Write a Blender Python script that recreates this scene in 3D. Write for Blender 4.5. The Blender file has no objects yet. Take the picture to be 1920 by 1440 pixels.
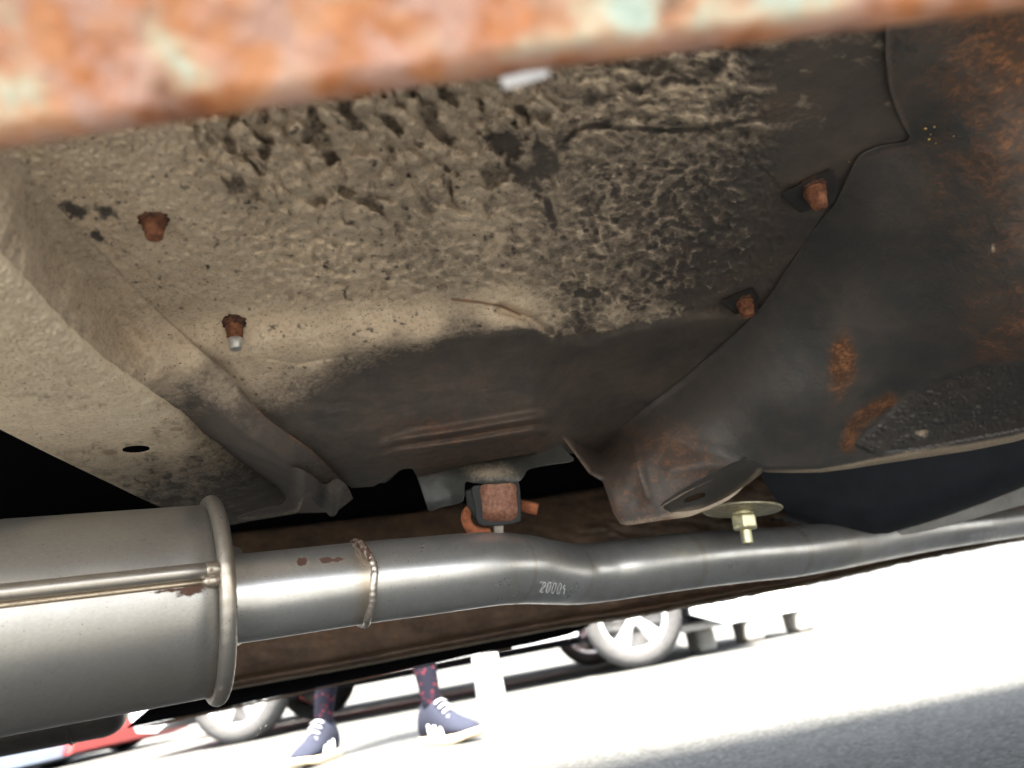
import bpy, bmesh, math, random
import numpy as np
from mathutils import Vector, Matrix

sc = bpy.context.scene
col = sc.collection
rng = np.random.default_rng(7)
random.seed(7)

# ------------------------------------------------------------------ camera
F = 1442.0                       # focal length in photograph pixels (1920 wide)
CAM_H = 0.25
_n = np.array([0.19, 1.0, -0.346]); _n /= np.linalg.norm(_n)
UPC = -_n                        # world up seen from the camera (x right, y down, z forward)
FWC = np.array([0, 0, 1.0]); FWC = FWC - FWC.dot(UPC) * UPC; FWC /= np.linalg.norm(FWC)
RTC = np.cross(FWC, UPC)
C2W = np.stack([RTC, FWC, UPC])  # rows: world x, y, z in camera coordinates
CAM = np.array([0, 0, CAM_H])

cam_d = bpy.data.cameras.new("camera"); cam = bpy.data.objects.new("camera", cam_d); col.objects.link(cam)
cam_d.sensor_width = 36.0; cam_d.lens = F / 1920 * 36
cam_d.clip_start = 0.01; cam_d.clip_end = 3000
R = np.stack([C2W @ np.array([1, 0, 0.0]), C2W @ np.array([0, -1.0, 0]), C2W @ np.array([0, 0, -1.0])], axis=1)
M4 = Matrix([list(R[i]) + [CAM[i]] for i in range(3)] + [[0, 0, 0, 1]])
cam.matrix_world = M4
cam_d.dof.use_dof = True; cam_d.dof.focus_distance = 0.52; cam_d.dof.aperture_fstop = 7.5
sc.camera = cam

# car frame: L along the car (to the right and away), A across it (away from the camera)
ANG = math.radians(88)
L = np.array([math.sin(ANG), math.cos(ANG), 0]); A = np.array([-math.cos(ANG), math.sin(ANG), 0])

# ------------------------------------------------------------------ light
SUN_EL = 67.5
sd = -A * math.cos(math.radians(SUN_EL)) + np.array([0, 0, math.sin(math.radians(SUN_EL))])   # towards the sun
world = bpy.data.worlds.new("World"); sc.world = world; world.use_nodes = True
wn = world.node_tree.nodes; wl = world.node_tree.links
bg = wn["Background"]; sky = wn.new("ShaderNodeTexSky"); sky.sky_type = 'NISHITA'
sky.sun_disc = False; sky.sun_elevation = math.radians(SUN_EL)
sky.sun_rotation = math.atan2(sd[0], sd[1])
sky.dust_density = 3.0; sky.air_density = 1.0; sky.ozone_density = 0.5
hs = wn.new("ShaderNodeHueSaturation"); hs.inputs["Saturation"].default_value = 0.32
wl.new(sky.outputs[0], hs.inputs["Color"]); wl.new(hs.outputs[0], bg.inputs[0]); bg.inputs[1].default_value = 0.105
sun_d = bpy.data.lights.new("sun", 'SUN'); sun = bpy.data.objects.new("sun", sun_d); col.objects.link(sun)
sun_d.energy = 5.0; sun_d.angle = math.radians(14); sun_d.color = (1.0, 0.915, 0.80)
sun.rotation_euler = Vector(sd).to_track_quat('Z', 'Y').to_euler()
sc.view_settings.view_transform = 'Standard'; sc.view_settings.look = 'None'
sc.view_settings.exposure = 3.95; sc.view_settings.gamma = 1.0
sc.view_settings.use_curve_mapping = False
sc.render.engine = 'CYCLES'
sc.cycles.max_bounces = 8; sc.cycles.diffuse_bounces = 5; sc.cycles.glossy_bounces = 4
sc.cycles.use_denoising = True
sc.cycles.sample_clamp_indirect = 12

# ------------------------------------------------------------------ pixel helpers
def ray(px, py):
    px = np.asarray(px, float); py = np.asarray(py, float)
    c = np.stack([(px - 960) / F, (py - 720) / F, np.ones_like(px)], -1)
    return c @ C2W.T
def Pd(px, py, d):
    return CAM + ray(px, py) * np.asarray(d, float)[..., None]
def dz(px, py, z):                     # camera depth of the point of a pixel at height z
    r = ray(px, py)[..., 2]
    return (np.asarray(z) - CAM_H) / r
def Pz(px, py, z):
    return Pd(px, py, dz(px, py, z))
def da(px, py, a):                     # camera depth at distance a across the car
    return np.asarray(a) / (ray(px, py) @ A)
def proj(w):
    c = (np.asarray(w) - CAM) @ C2W
    return 960 + F * c[..., 0] / c[..., 2], 720 + F * c[..., 1] / c[..., 2]
def ss(a, b, x):
    t = np.clip((np.asarray(x, float) - a) / (b - a), 0, 1); return t * t * (3 - 2 * t)
def gs(px, py, cx, cy, rx, ry, rot=0):
    c, s = math.cos(math.radians(rot)), math.sin(math.radians(rot))
    dx, dy = px - cx, py - cy
    return np.exp(-(((dx * c + dy * s) / rx) ** 2 + ((-dx * s + dy * c) / ry) ** 2))
def pline(px, py, pts):                # distance to a polyline in pixels
    pts = np.asarray(pts, float); best = np.full(np.shape(px), 1e9)
    for (ax, ay), (bx, by) in zip(pts[:-1], pts[1:]):
        vx, vy = bx - ax, by - ay; l2 = vx * vx + vy * vy + 1e-9
        t = np.clip(((px - ax) * vx + (py - ay) * vy) / l2, 0, 1)
        best = np.minimum(best, np.hypot(px - ax - t * vx, py - ay - t * vy))
    return best
def lerp_line(x, pts):
    pts = np.asarray(pts, float); return np.interp(x, pts[:, 0], pts[:, 1])
def idw(px, py, pts, p=3.0, soft=25):
    num = np.zeros(np.shape(px)); den = np.zeros(np.shape(px))
    for x, y, v in pts:
        w = 1 / (np.hypot(px - x, py - y) + soft) ** p
        num += w * v; den += w
    return num / den
def rbf(pts):                          # thin plate spline through (x, y, value)
    P = np.asarray(pts, float); n = len(P); X = P[:, :2] / 500
    r = np.hypot(X[:, None, 0] - X[None, :, 0], X[:, None, 1] - X[None, :, 1])
    K = np.where(r > 0, r * r * np.log(r + 1e-12), 0)
    B = np.c_[np.ones(n), X]; Mx = np.zeros((n + 3, n + 3)); Mx[:n, :n] = K + 1e-4 * np.eye(n); Mx[:n, n:] = B; Mx[n:, :n] = B.T
    w = np.linalg.solve(Mx, np.r_[P[:, 2], 0, 0, 0])
    def f(px, py):
        x = np.asarray(px) / 500; y = np.asarray(py) / 500; out = w[n] + w[n + 1] * x + w[n + 2] * y
        for i in range(n):
            q = np.hypot(x - X[i, 0], y - X[i, 1]); out = out + w[i] * np.where(q > 0, q * q * np.log(q + 1e-12), 0)
        return out
    return f
def catmull(pts, n=8, closed=False):
    P = np.asarray(pts, float); out = []
    m = len(P)
    for i in range(m if closed else m - 1):
        p0 = P[(i - 1) % m] if closed or i > 0 else P[0]
        p1 = P[i]; p2 = P[(i + 1) % m]; p3 = P[(i + 2) % m] if closed or i + 2 < m else P[-1]
        for k in range(n):
            t = k / n
            out.append(0.5 * (2 * p1 + (p2 - p0) * t + (2 * p0 - 5 * p1 + 4 * p2 - p3) * t * t + (3 * p1 - p0 - 3 * p2 + p3) * t ** 3))
    if not closed: out.append(P[-1])
    return np.array(out)

# ------------------------------------------------------------------ numeric noise
def _h(ix, iy, k=0):
    v = (ix.astype(np.int64) * 374761393 + iy.astype(np.int64) * 668265263 + k * 2246822519) & 0xffffffff
    v = ((v ^ (v >> 13)) * 1274126177) & 0xffffffff
    return ((v ^ (v >> 16)) & 0xffff) / 65535.0
def vnoise(x, y, k=0):
    ix, iy = np.floor(x), np.floor(y); fx, fy = x - ix, y - iy
    fx = fx * fx * (3 - 2 * fx); fy = fy * fy * (3 - 2 * fy)
    a = _h(ix, iy, k); b = _h(ix + 1, iy, k); c = _h(ix, iy + 1, k); d = _h(ix + 1, iy + 1, k)
    return (a * (1 - fx) + b * fx) * (1 - fy) + (c * (1 - fx) + d * fx) * fy
def fbm(x, y, k=0, o=4):
    s = 0; a = 0.5
    for i in range(o):
        s = s + a * vnoise(x, y, k + i); x = x * 2.03 + 17.1; y = y * 2.03 - 9.3; a *= 0.5
    return s / (1 - 0.5 ** o)
def worley(x, y, k=0):
    ix, iy = np.floor(x), np.floor(y); f1 = np.full(x.shape, 9.0); f2 = np.full(x.shape, 9.0); idv = np.zeros(x.shape)
    for dx in (-1, 0, 1):
        for dy in (-1, 0, 1):
            cx, cy = ix + dx, iy + dy
            d = np.hypot(cx + _h(cx, cy, k) - x, cy + _h(cx, cy, k + 1) - y)
            v = _h(cx, cy, k + 2)
            c = d < f1
            f2 = np.where(c, f1, np.minimum(f2, d)); idv = np.where(c, v, idv); f1 = np.where(c, d, f1)
    return f1, f2, idv

# ------------------------------------------------------------------ objects
def tag(o, label=None, cat=None, group=None, kind=None):
    if label: o["label"] = label
    if cat: o["category"] = cat
    if group: o["group"] = group
    if kind: o["kind"] = kind
    return o
def empty(name, loc, rz=0):
    o = bpy.data.objects.new(name, None); col.objects.link(o); o.location = Vector(loc); o.rotation_euler[2] = rz
    o.empty_display_size = 0.05
    return o
ROOT_OF = {}
def mk(name, verts, faces, mats, parent=None, smooth=True, attrs=None, midx=None, local=False):
    """one mesh object; verts in world coordinates unless local"""
    me = bpy.data.meshes.new(name)
    verts = np.asarray(verts, float)
    if not local and parent is not None:
        p = parent; off = np.zeros(3)
        while p is not None:
            off += np.array(p.location); p = p.parent
        verts = verts - off
    if isinstance(faces, np.ndarray) and faces.ndim == 2:
        nf, k = faces.shape
        me.vertices.add(len(verts)); me.vertices.foreach_set("co", verts.astype(np.float32).ravel())
        me.loops.add(nf * k); me.loops.foreach_set("vertex_index", faces.astype(np.int32).ravel())
        me.polygons.add(nf); me.polygons.foreach_set("loop_start", np.arange(0, nf * k, k, dtype=np.int32))
        me.update(calc_edges=True)
    else:
        me.from_pydata([tuple(v) for v in verts], [], [tuple(int(i) for i in f) for f in faces])
    if not isinstance(mats, (list, tuple)): mats = [mats]
    for m in mats: me.materials.append(m)
    if midx is not None: me.polygons.foreach_set("material_index", np.asarray(midx, np.int32))
    if smooth: me.polygons.foreach_set("use_smooth", np.ones(len(me.polygons), bool))
    for k, v in (attrs or {}).items():
        at = me.attributes.new(k, 'FLOAT', 'POINT'); at.data.foreach_set("value", np.asarray(v, np.float32))
    me.validate(); me.update()
    o = bpy.data.objects.new(name, me); col.objects.link(o)
    if parent is not None: o.parent = parent
    return o

def inside(px, py, poly):
    r = np.zeros(px.shape, bool); n = len(poly); j = n - 1
    for i in range(n):
        xi, yi = poly[i]; xj, yj = poly[j]
        c = ((yi > py) != (yj > py)) & (px < (xj - xi) * (py - yi) / (yj - yi + 1e-12) + xi)
        r ^= c; j = i
    return r
def nearest(px, py, poly):
    bd = np.full(px.shape, 1e9); bx = px.copy(); by = py.copy(); n = len(poly)
    for i in range(n):
        ax, ay = poly[i]; ex, ey = poly[(i + 1) % n]; vx, vy = ex - ax, ey - ay
        t = np.clip(((px - ax) * vx + (py - ay) * vy) / (vx * vx + vy * vy + 1e-9), 0, 1)
        qx, qy = ax + t * vx, ay + t * vy; d = np.hypot(px - qx, py - qy); c = d < bd
        bd = np.where(c, d, bd); bx = np.where(c, qx, bx); by = np.where(c, qy, by)
    return bd, bx, by
def sheet(name, poly, depth, mats, parent, step=3.0, holes=(), thick=0.003, attrs=None):
    """pressed sheet of metal with the outline POLY seen from the camera, its real distance and relief from DEPTH, a back rim of THICK"""
    poly = np.asarray(poly, float)
    x0, y0 = poly.min(0) - step; x1, y1 = poly.max(0) + step
    gx, gy = np.meshgrid(np.arange(x0, x1 + step, step), np.arange(y0, y1 + step, step))
    ins = inside(gx, gy, poly)
    for h in holes: ins &= ~inside(gx, gy, h)
    cell = ins[:-1, :-1] | ins[1:, :-1] | ins[:-1, 1:] | ins[1:, 1:]
    used = np.zeros(ins.shape, bool)
    used[:-1, :-1] |= cell; used[1:, :-1] |= cell; used[:-1, 1:] |= cell; used[1:, 1:] |= cell
    out = used & ~ins
    ox, oy = gx[out], gy[out]
    bd, bx, by = nearest(ox, oy, poly)
    for h in holes:
        d2, hx, hy = nearest(ox, oy, np.asarray(h, float)); c = d2 < bd
        bd = np.where(c, d2, bd); bx = np.where(c, hx, bx); by = np.where(c, hy, by)
    gx[out] = bx; gy[out] = by
    idx = -np.ones(ins.shape, int); idx[used] = np.arange(used.sum())
    px, py = gx[used], gy[used]
    d = depth(px, py)
    V = Pd(px, py, d)
    ci, cj = np.nonzero(cell)
    Fq = np.stack([idx[ci, cj], idx[ci + 1, cj], idx[ci + 1, cj + 1], idx[ci, cj + 1]], 1)
    # back rim along the open edge
    e = np.concatenate([Fq[:, [0, 1]], Fq[:, [1, 2]], Fq[:, [2, 3]], Fq[:, [3, 0]]])
    key = np.sort(e, 1); kk = key[:, 0].astype(np.int64) * (len(V) + 1) + key[:, 1]
    u, inv, cnt = np.unique(kk, return_inverse=True, return_counts=True)
    be = e[cnt[inv] == 1]
    bv = np.unique(be); m = -np.ones(len(V), int); m[bv] = len(V) + np.arange(len(bv))
    V2 = Pd(px[bv], py[bv], d[bv] + thick)
    S = np.stack([be[:, 1], be[:, 0], m[be[:, 0]], m[be[:, 1]]], 1)
    at = None
    if attrs:
        av = attrs(px, py, V); at = {k: np.r_[v, v[bv]] for k, v in av.items()}
    return mk(name, np.vstack([V, V2]), np.vstack([Fq, S]), mats, parent, True, at)

def tube(name, pts, rad, mats, parent, seg=48, attrs=None, cap=False, up=(0, 0, 1), flat=1.0):
    P = np.asarray(pts, float); n = len(P); rad = np.broadcast_to(np.asarray(rad, float), (n,))
    T = np.gradient(P, axis=0); T /= np.linalg.norm(T, axis=1)[:, None]
    V = []
    for i in range(n):
        s = np.cross(T[i], up); s /= np.linalg.norm(s); u = np.cross(s, T[i])
        a = np.linspace(0, 2 * math.pi, seg, endpoint=False)
        V.append(P[i] + rad[i] * (np.cos(a)[:, None] * s * flat + np.sin(a)[:, None] * u))
    V = np.vstack(V); fs = []
    i, j = np.meshgrid(np.arange(n - 1), np.arange(seg), indexing='ij'); i = i.ravel(); j = j.ravel(); k = (j + 1) % seg
    Fq = np.stack([i * seg + j, i * seg + k, (i + 1) * seg + k, (i + 1) * seg + j], 1)
    faces = [tuple(f) for f in Fq]
    if cap: faces += [tuple(range(seg - 1, -1, -1)), tuple(range((n - 1) * seg, n * seg))]
    at = attrs(V) if attrs else None
    return mk(name, V, faces if cap else Fq, mats, parent, True, at)
def lathe(name, prof, mats, parent, base, axis, seg=32, attrs=None, jitter=None):
    """PROF: (distance along AXIS, radius)"""
    axis = np.asarray(axis, float); axis /= np.linalg.norm(axis)
    s = np.cross(axis, (0.31, 0.2, 0.93)); s /= np.linalg.norm(s); u = np.cross(s, axis)
    V = []; prof = list(prof); n = len(prof)
    a = np.linspace(0, 2 * math.pi, seg, endpoint=False)
    for k, (h, r) in enumerate(prof):
        rr = np.full(seg, r)
        if jitter: rr = rr * (1 + jitter(k, a))
        V.append(np.asarray(base) + axis * h + rr[:, None] * (np.cos(a)[:, None] * s + np.sin(a)[:, None] * u))
    fs = []
    for i in range(n - 1):
        for j in range(seg):
            k = (j + 1) % seg; fs.append((i * seg + j, i * seg + k, (i + 1) * seg + k, (i + 1) * seg + j))
    fs += [tuple(range(seg - 1, -1, -1)), tuple(range((n - 1) * seg, n * seg))]
    V = np.vstack(V)
    return mk(name, V, fs, mats, parent, True, attrs(V) if attrs else None)
def bevel(o, w=0.003, seg=2, ang=35):
    b = o.modifiers.new("bevel", 'BEVEL'); b.width = w; b.segments = seg; b.limit_method = 'ANGLE'; b.angle_limit = math.radians(ang)
    return o

# ------------------------------------------------------------------ materials
def mat(name):
    m = bpy.data.materials.new(name); m.use_nodes = True
    nt = m.node_tree; b = nt.nodes["Principled BSDF"]
    return m, nt, b
def N(nt, t, **kw):
    n = nt.nodes.new(t)
    for k, v in kw.items():
        if k.startswith("i_"):
            n.inputs[int(k[2:]) if k[2:].isdigit() else k[2:]].default_value = v
        else: setattr(n, k, v)
    return n
def noise(nt, scale, detail=4, rough=0.55, vec=None, dist=0.0):
    n = N(nt, "ShaderNodeTexNoise"); n.inputs["Scale"].default_value = scale; n.inputs["Detail"].default_value = detail
    n.inputs["Roughness"].default_value = rough; n.inputs["Distortion"].default_value = dist
    if vec is not None: nt.links.new(vec, n.inputs["Vector"])
    return n.outputs["Fac"]
def coord(nt): return N(nt, "ShaderNodeTexCoord").outputs["Object"]
def ramp(nt, fac, stops):
    r = N(nt, "ShaderNodeValToRGB"); e = r.color_ramp.elements
    while len(e) < len(stops): e.new(0.5)
    for q, (p, c) in zip(e, stops): q.position = p; q.color = (*c, 1) if len(c) == 3 else c
    nt.links.new(fac, r.inputs[0]); return r.outputs[0]
def mixc(nt, fac, a, b):
    m = N(nt, "ShaderNodeMix", data_type='RGBA')
    for s, v in ((0, fac), (6, a), (7, b)):
        if isinstance(v, (int, float)): m.inputs[s].default_value = v
        elif isinstance(v, tuple): m.inputs[s].default_value = (*v, 1)
        else: nt.links.new(v, m.inputs[s])
    return m.outputs[2]
def math_(nt, op, a, b=None, clamp=False):
    m = N(nt, "ShaderNodeMath", operation=op, use_clamp=clamp)
    for s, v in ((0, a), (1, b)):
        if v is None: continue
        if isinstance(v, (int, float)): m.inputs[s].default_value = v
        else: nt.links.new(v, m.inputs[s])
    return m.outputs[0]
def sstep(nt, x, lo, hi):
    m = N(nt, "ShaderNodeMapRange", interpolation_type='SMOOTHSTEP'); nt.links.new(x, m.inputs[0])
    m.inputs[1].default_value = lo; m.inputs[2].default_value = hi; return m.outputs[0]
def attr(nt, name): return N(nt, "ShaderNodeAttribute", attribute_name=name).outputs["Fac"]
def bump(nt, b, h, strength, dist):
    n = N(nt, "ShaderNodeBump"); n.inputs["Strength"].default_value = strength; n.inputs["Distance"].default_value = dist
    nt.links.new(h, n.inputs["Height"]); nt.links.new(n.outputs[0], b.inputs["Normal"])

def underbody(name, tan=(0.60, 0.46, 0.32), tan2=(0.72, 0.585, 0.435), tan3=(0.42, 0.335, 0.25), tar=(0.055, 0.049, 0.045), brown=(0.11, 0.085, 0.069), fine=330, bstr=0.4, trough=0.8):
    m, nt, b = mat(name); c = coord(nt)
    big = noise(nt, 22, 5, .6, c); mid = noise(nt, 90, 5, .65, c); sm = noise(nt, fine, 4, .7, c); xs = noise(nt, 1400, 2, .6, c)
    d = attr(nt, "dirt"); r = attr(nt, "rust")
    # dirt coverage broken up by noise
    j = math_(nt, 'ADD', math_(nt, 'MULTIPLY', math_(nt, 'SUBTRACT', mid, .5), .45), math_(nt, 'MULTIPLY', math_(nt, 'SUBTRACT', sm, .5), .8))
    fd = sstep(nt, math_(nt, 'ADD', d, j), .12, .84)
    fd = math_(nt, 'MULTIPLY', fd, math_(nt, 'MINIMUM', math_(nt, 'MULTIPLY', d, 5.0), 1.0))
    dc = mixc(nt, ramp(nt, mid, [(.35, (0, 0, 0)), (.65, (1, 1, 1))]), tan, tan2)
    dc = mixc(nt, ramp(nt, sm, [(.30, (1, 1, 1)), (.52, (0, 0, 0))]), dc, tan3)
    dc = mixc(nt, sstep(nt, d, 1.0, .55), dc, tan3)
    spk = noise(nt, 620, 2, .5, c)
    dc = mixc(nt, sstep(nt, spk, .66, .74), dc, (0.09, 0.075, 0.06))
    spk2 = noise(nt, 250, 3, .6, c)
    dc = mixc(nt, sstep(nt, spk2, .685, .74), dc, (0.13, 0.105, 0.08))
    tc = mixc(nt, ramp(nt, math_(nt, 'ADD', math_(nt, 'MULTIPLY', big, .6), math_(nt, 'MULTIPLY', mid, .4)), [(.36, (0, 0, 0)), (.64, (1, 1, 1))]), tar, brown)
    tc = mixc(nt, sstep(nt, xs, .66, .76), tc, (0.13, 0.115, 0.095))
    rc = ramp(nt, mixc(nt, .5, mid, sm), [(.30, (.050, .026, .016)), (.48, (.105, .050, .026)), (.60, (.26, .108, .045)), (.75, (.34, .165, .085))])
    fr = sstep(nt, math_(nt, 'ADD', r, math_(nt, 'MULTIPLY', j, .75)), .12, .95)
    fr = math_(nt, 'MULTIPLY', fr, math_(nt, 'MINIMUM', math_(nt, 'MULTIPLY', r, 4.0), 1.0))
    base = mixc(nt, fr, mixc(nt, fd, tc, dc), rc)
    nt.links.new(base, b.inputs["Base Color"])
    rough = math_(nt, 'ADD', trough, math_(nt, 'MULTIPLY', math_(nt, 'MAXIMUM', fd, fr), .92 - trough), True)
    nt.links.new(rough, b.inputs["Roughness"])
    hgt = math_(nt, 'ADD', math_(nt, 'MULTIPLY', sm, 1.0), math_(nt, 'MULTIPLY', xs, .35))
    bump(nt, b, hgt, bstr, 0.002)
    return m
M_under = underbody("underbody_dirt")
M_panel = underbody("black_rusty_sheet", tar=(.048, .049, .049), brown=(.085, .071, .062), bstr=.34, trough=.55)
M_lit_dirt = underbody("pale_dirt", tar=(.042, .034, .028), brown=(.11, .082, .060), tan=(.65, .53, .385), tan2=(.76, .645, .485), tan3=(.55, .44, .32), bstr=.3)  # dirt made paler: stronger light on the bottom face put into the colour
M_brack = underbody("brown_sheet", tar=(0.05, 0.04, 0.036), brown=(0.085, 0.058, 0.047), tan=(.2, .17, .14), tan2=(.26, .22, .18), bstr=.2, trough=.45)

def simple(name, colr, rough=.6, metal=0.0, var=0.25, scale=60, bs=0.0, bscale=300, coat=0):
    m, nt, b = mat(name); c = coord(nt); n = noise(nt, scale, 5, .6, c)
    lo = tuple(x * (1 - var) for x in colr); hi = tuple(min(1, x * (1 + var)) for x in colr)
    nt.links.new(mixc(nt, ramp(nt, n, [(.3, (0, 0, 0)), (.7, (1, 1, 1))]), lo, hi), b.inputs["Base Color"])
    b.inputs["Roughness"].default_value = rough; b.inputs["Metallic"].default_value = metal
    b.inputs["Coat Weight"].default_value = coat
    if bs: bump(nt, b, noise(nt, bscale, 4, .6, c), bs, 0.001)
    return m
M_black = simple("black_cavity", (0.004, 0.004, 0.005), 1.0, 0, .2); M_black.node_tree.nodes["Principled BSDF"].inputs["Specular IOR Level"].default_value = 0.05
M_rubber = simple("black_rubber", (0.006, 0.0065, 0.008), .6, 0, .3, 200, .2)
M_tyre = simple("tyre_rubber", (0.03, 0.03, 0.03), .85, 0, .3, 40, .2)
M_white = simple("white_paint", (0.8, 0.8, 0.78), .4, 0, .04, 8)
M_silver = simple("silver_paint", (0.42, 0.44, 0.46), .35, .3, .06, 8, coat=.5)
M_redp = simple("red_paint", (0.45, 0.05, 0.05), .35, 0, .08, 8, coat=.5)
M_bluep = simple("pale_blue_paint", (0.35, 0.45, 0.58), .35, 0, .08, 8, coat=.5)
M_greyp = simple("dark_grey_paint", (0.06, 0.065, 0.07), .35, 0, .1, 8, coat=.5)
M_mint = simple("mint_paint", (0.48, 0.62, 0.54), .4, 0, .08, 8, coat=.4)
M_alloy = simple("alloy_rim", (0.62, 0.63, 0.64), .35, .6, .08, 30)
M_glass = simple("dark_glass", (0.02, 0.025, 0.03), .08, 0, .1, 4)
M_zinc = simple("yellow_zinc", (0.62, 0.58, 0.38), .38, .75, .25, 220, .15, 500)
M_zincdull = simple("dull_zinc_washer", (0.40, 0.36, 0.25), .45, .6, .35, 160, .2, 500)

def metal_mat(name, colr=(.66, .655, .64), rough=.30, streak=True):
    m, nt, b = mat(name); c = coord(nt)
    mp = N(nt, "ShaderNodeMapping"); nt.links.new(c, mp.inputs[0])
    mp.inputs["Rotation"].default_value = (0, 0, -(math.pi / 2 - ANG)); mp.inputs["Scale"].default_value = (6, 160, 160)
    st = noise(nt, 5, 5, .6, mp.outputs[0]); pat = noise(nt, 30, 5, .6, c); sp = noise(nt, 700, 2, .5, c)
    base = mixc(nt, ramp(nt, st, [(.3, (0, 0, 0)), (.7, (1, 1, 1))]), tuple(x * .86 for x in colr), colr)
    base = mixc(nt, ramp(nt, pat, [(.45, (0, 0, 0)), (.8, (.5, .5, .5))]), base, (.33, .30, .26))
    base = mixc(nt, sstep(nt, sp, .685, .75), base, (.22, .17, .13))
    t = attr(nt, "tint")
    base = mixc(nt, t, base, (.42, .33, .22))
    k = attr(nt, "stain")
    kf = sstep(nt, math_(nt, 'ADD', k, math_(nt, 'MULTIPLY', math_(nt, 'SUBTRACT', noise(nt, 260, 4, .6, c), .5), .7)), .35, .6)
    kf = math_(nt, 'MULTIPLY', kf, math_(nt, 'MINIMUM', math_(nt, 'MULTIPLY', k, 6.0), 1.0))
    base = mixc(nt, kf, base, (.075, .035, .022))
    nt.links.new(base, b.inputs["Base Color"])
    nt.links.new(math_(nt, 'MULTIPLY', math_(nt, 'SUBTRACT', 1.0, math_(nt, 'MULTIPLY', kf, .95)), .86), b.inputs["Metallic"])
    rr = math_(nt, 'ADD', math_(nt, 'ADD', rough, math_(nt, 'MULTIPLY', math_(nt, 'SUBTRACT', pat, .5), .22)), math_(nt, 'MULTIPLY', kf, .5))
    nt.links.new(rr, b.inputs["Roughness"])
    bump(nt, b, math_(nt, 'ADD', math_(nt, 'MULTIPLY', st, .25), math_(nt, 'MULTIPLY', noise(nt, 60, 3, .5, c), .6)), .12, .0012)
    return m
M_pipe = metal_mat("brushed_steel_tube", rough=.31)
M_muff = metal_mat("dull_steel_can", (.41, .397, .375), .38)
M_oldmuff = metal_mat("dark_old_steel", (.14, .13, .125), .36)

def rust_mat(name, c0=(.06, .022, .012), c1=(.20, .075, .035), c2=(.34, .15, .08), scale=240, rough=.85):
    m, nt, b = mat(name); c = coord(nt)
    a = noise(nt, scale, 5, .65, c); f = noise(nt, scale * 4, 3, .6, c)
    nt.links.new(ramp(nt, a, [(.30, c0), (.50, c1), (.72, c2)]), b.inputs["Base Color"])
    b.inputs["Roughness"].default_value = rough
    bump(nt, b, math_(nt, 'ADD', a, math_(nt, 'MULTIPLY', f, .5)), .5, .0012)
    return m
M_rust = rust_mat("bolt_rust")
M_strap = rust_mat("strap_rust", (.09, .035, .022), (.20, .085, .05), (.30, .15, .095), 320, .6)
M_hook = rust_mat("hook_rust", (.14, .04, .015), (.26, .08, .03), (.34, .12, .05), 200)

# near sill: rust with flakes of the old mint and cream paint
m, nt, b = mat("flaking_sill_paint"); c = coord(nt)
a1 = noise(nt, 60, 4, .55, c, .6); a2 = noise(nt, 62, 3, .45, N(nt, "ShaderNodeVectorMath", operation='ADD').outputs[0]); a3 = noise(nt, 120, 3, .5, c)
for n_ in nt.nodes:
    if n_.bl_idname == "ShaderNodeVectorMath":
        nt.links.new(c, n_.inputs[0]); n_.inputs[1].default_value = (3.1, 1.7, .4)
rc = ramp(nt, a1, [(.30, (.16, .06, .035)), (.45, (.46, .17, .065)), (.58, (.55, .26, .13)), (.72, (.56, .34, .24))])
pk = mixc(nt, ramp(nt, a3, [(.4, (0, 0, 0)), (.65, (1, 1, 1))]), rc, (.50, .30, .24))
fl = sstep(nt, math_(nt, 'ADD', a2, math_(nt, 'MULTIPLY', math_(nt, 'SUBTRACT', a3, .5), .25)), .47, .66)
fl2 = sstep(nt, a2, .56, .70)
flk = mixc(nt, fl2, (.54, .43, .29), (.43, .52, .45))
edge = attr(nt, "edge")
fl = math_(nt, 'MULTIPLY', fl, math_(nt, 'SUBTRACT', 1.0, edge))
nt.links.new(mixc(nt, fl, pk, flk), b.inputs["Base Color"]); b.inputs["Roughness"].default_value = .75
bump(nt, b, a1, .5, .003)
M_sill = m

# asphalt
m, nt, b = mat("worn_asphalt"); c = coord(nt)
g1 = noise(nt, 180, 4, .7, c); g2 = noise(nt, 3, 4, .6, c); v = N(nt, "ShaderNodeTexVoronoi"); v.inputs["Scale"].default_value = 130; nt.links.new(c, v.inputs["Vector"])
base = mixc(nt, ramp(nt, v.outputs["Color"], [(.25, (0, 0, 0)), (.85, (1, 1, 1))]), (.035, .037, .036), (.17, .172, .165))
base = mixc(nt, ramp(nt, g1, [(.35, (0, 0, 0)), (.7, (1, 1, 1))]), (.040, .042, .040), base)
base = mixc(nt, ramp(nt, g2, [(.3, (0, 0, 0)), (.7, (.35, .35, .35))]), base, (.13, .13, .125))
nt.links.new(base, b.inputs["Base Color"]); b.inputs["Roughness"].default_value = .95; b.inputs["Specular IOR Level"].default_value = .12
bump(nt, b, math_(nt, 'ADD', math_(nt, 'ADD', g1, v.outputs["Distance"]), noise(nt, 60, 3, .6, c)), 1.0, .008)
M_road = m

# ------------------------------------------------------------------ ground
n = 40
def ground():
    xs = np.r_[-600, -200, -60, np.linspace(-20, 20, 60), 60, 200, 600]
    gx, gy = np.meshgrid(xs, xs); V = np.stack([gx.ravel(), gy.ravel(), np.zeros(gx.size)], 1)
    k = len(xs); i, j = np.meshgrid(np.arange(k - 1), np.arange(k - 1), indexing='ij'); i = i.ravel(); j = j.ravel()
    Fq = np.stack([i * k + j, i * k + j + 1, (i + 1) * k + j + 1, (i + 1) * k + j], 1)
    o = mk("ground", V, Fq, M_road, None, False); tag(o, kind="structure")
ground()

# ------------------------------------------------------------------ the car overhead
def W(l, a, z): return l * L + a * A + np.array([0, 0, z])
CAR = empty("old_car", W(.45, .65, 0))
tag(CAR, "old rusty car seen from below with new steel exhaust and dirty floor", "car")

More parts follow.
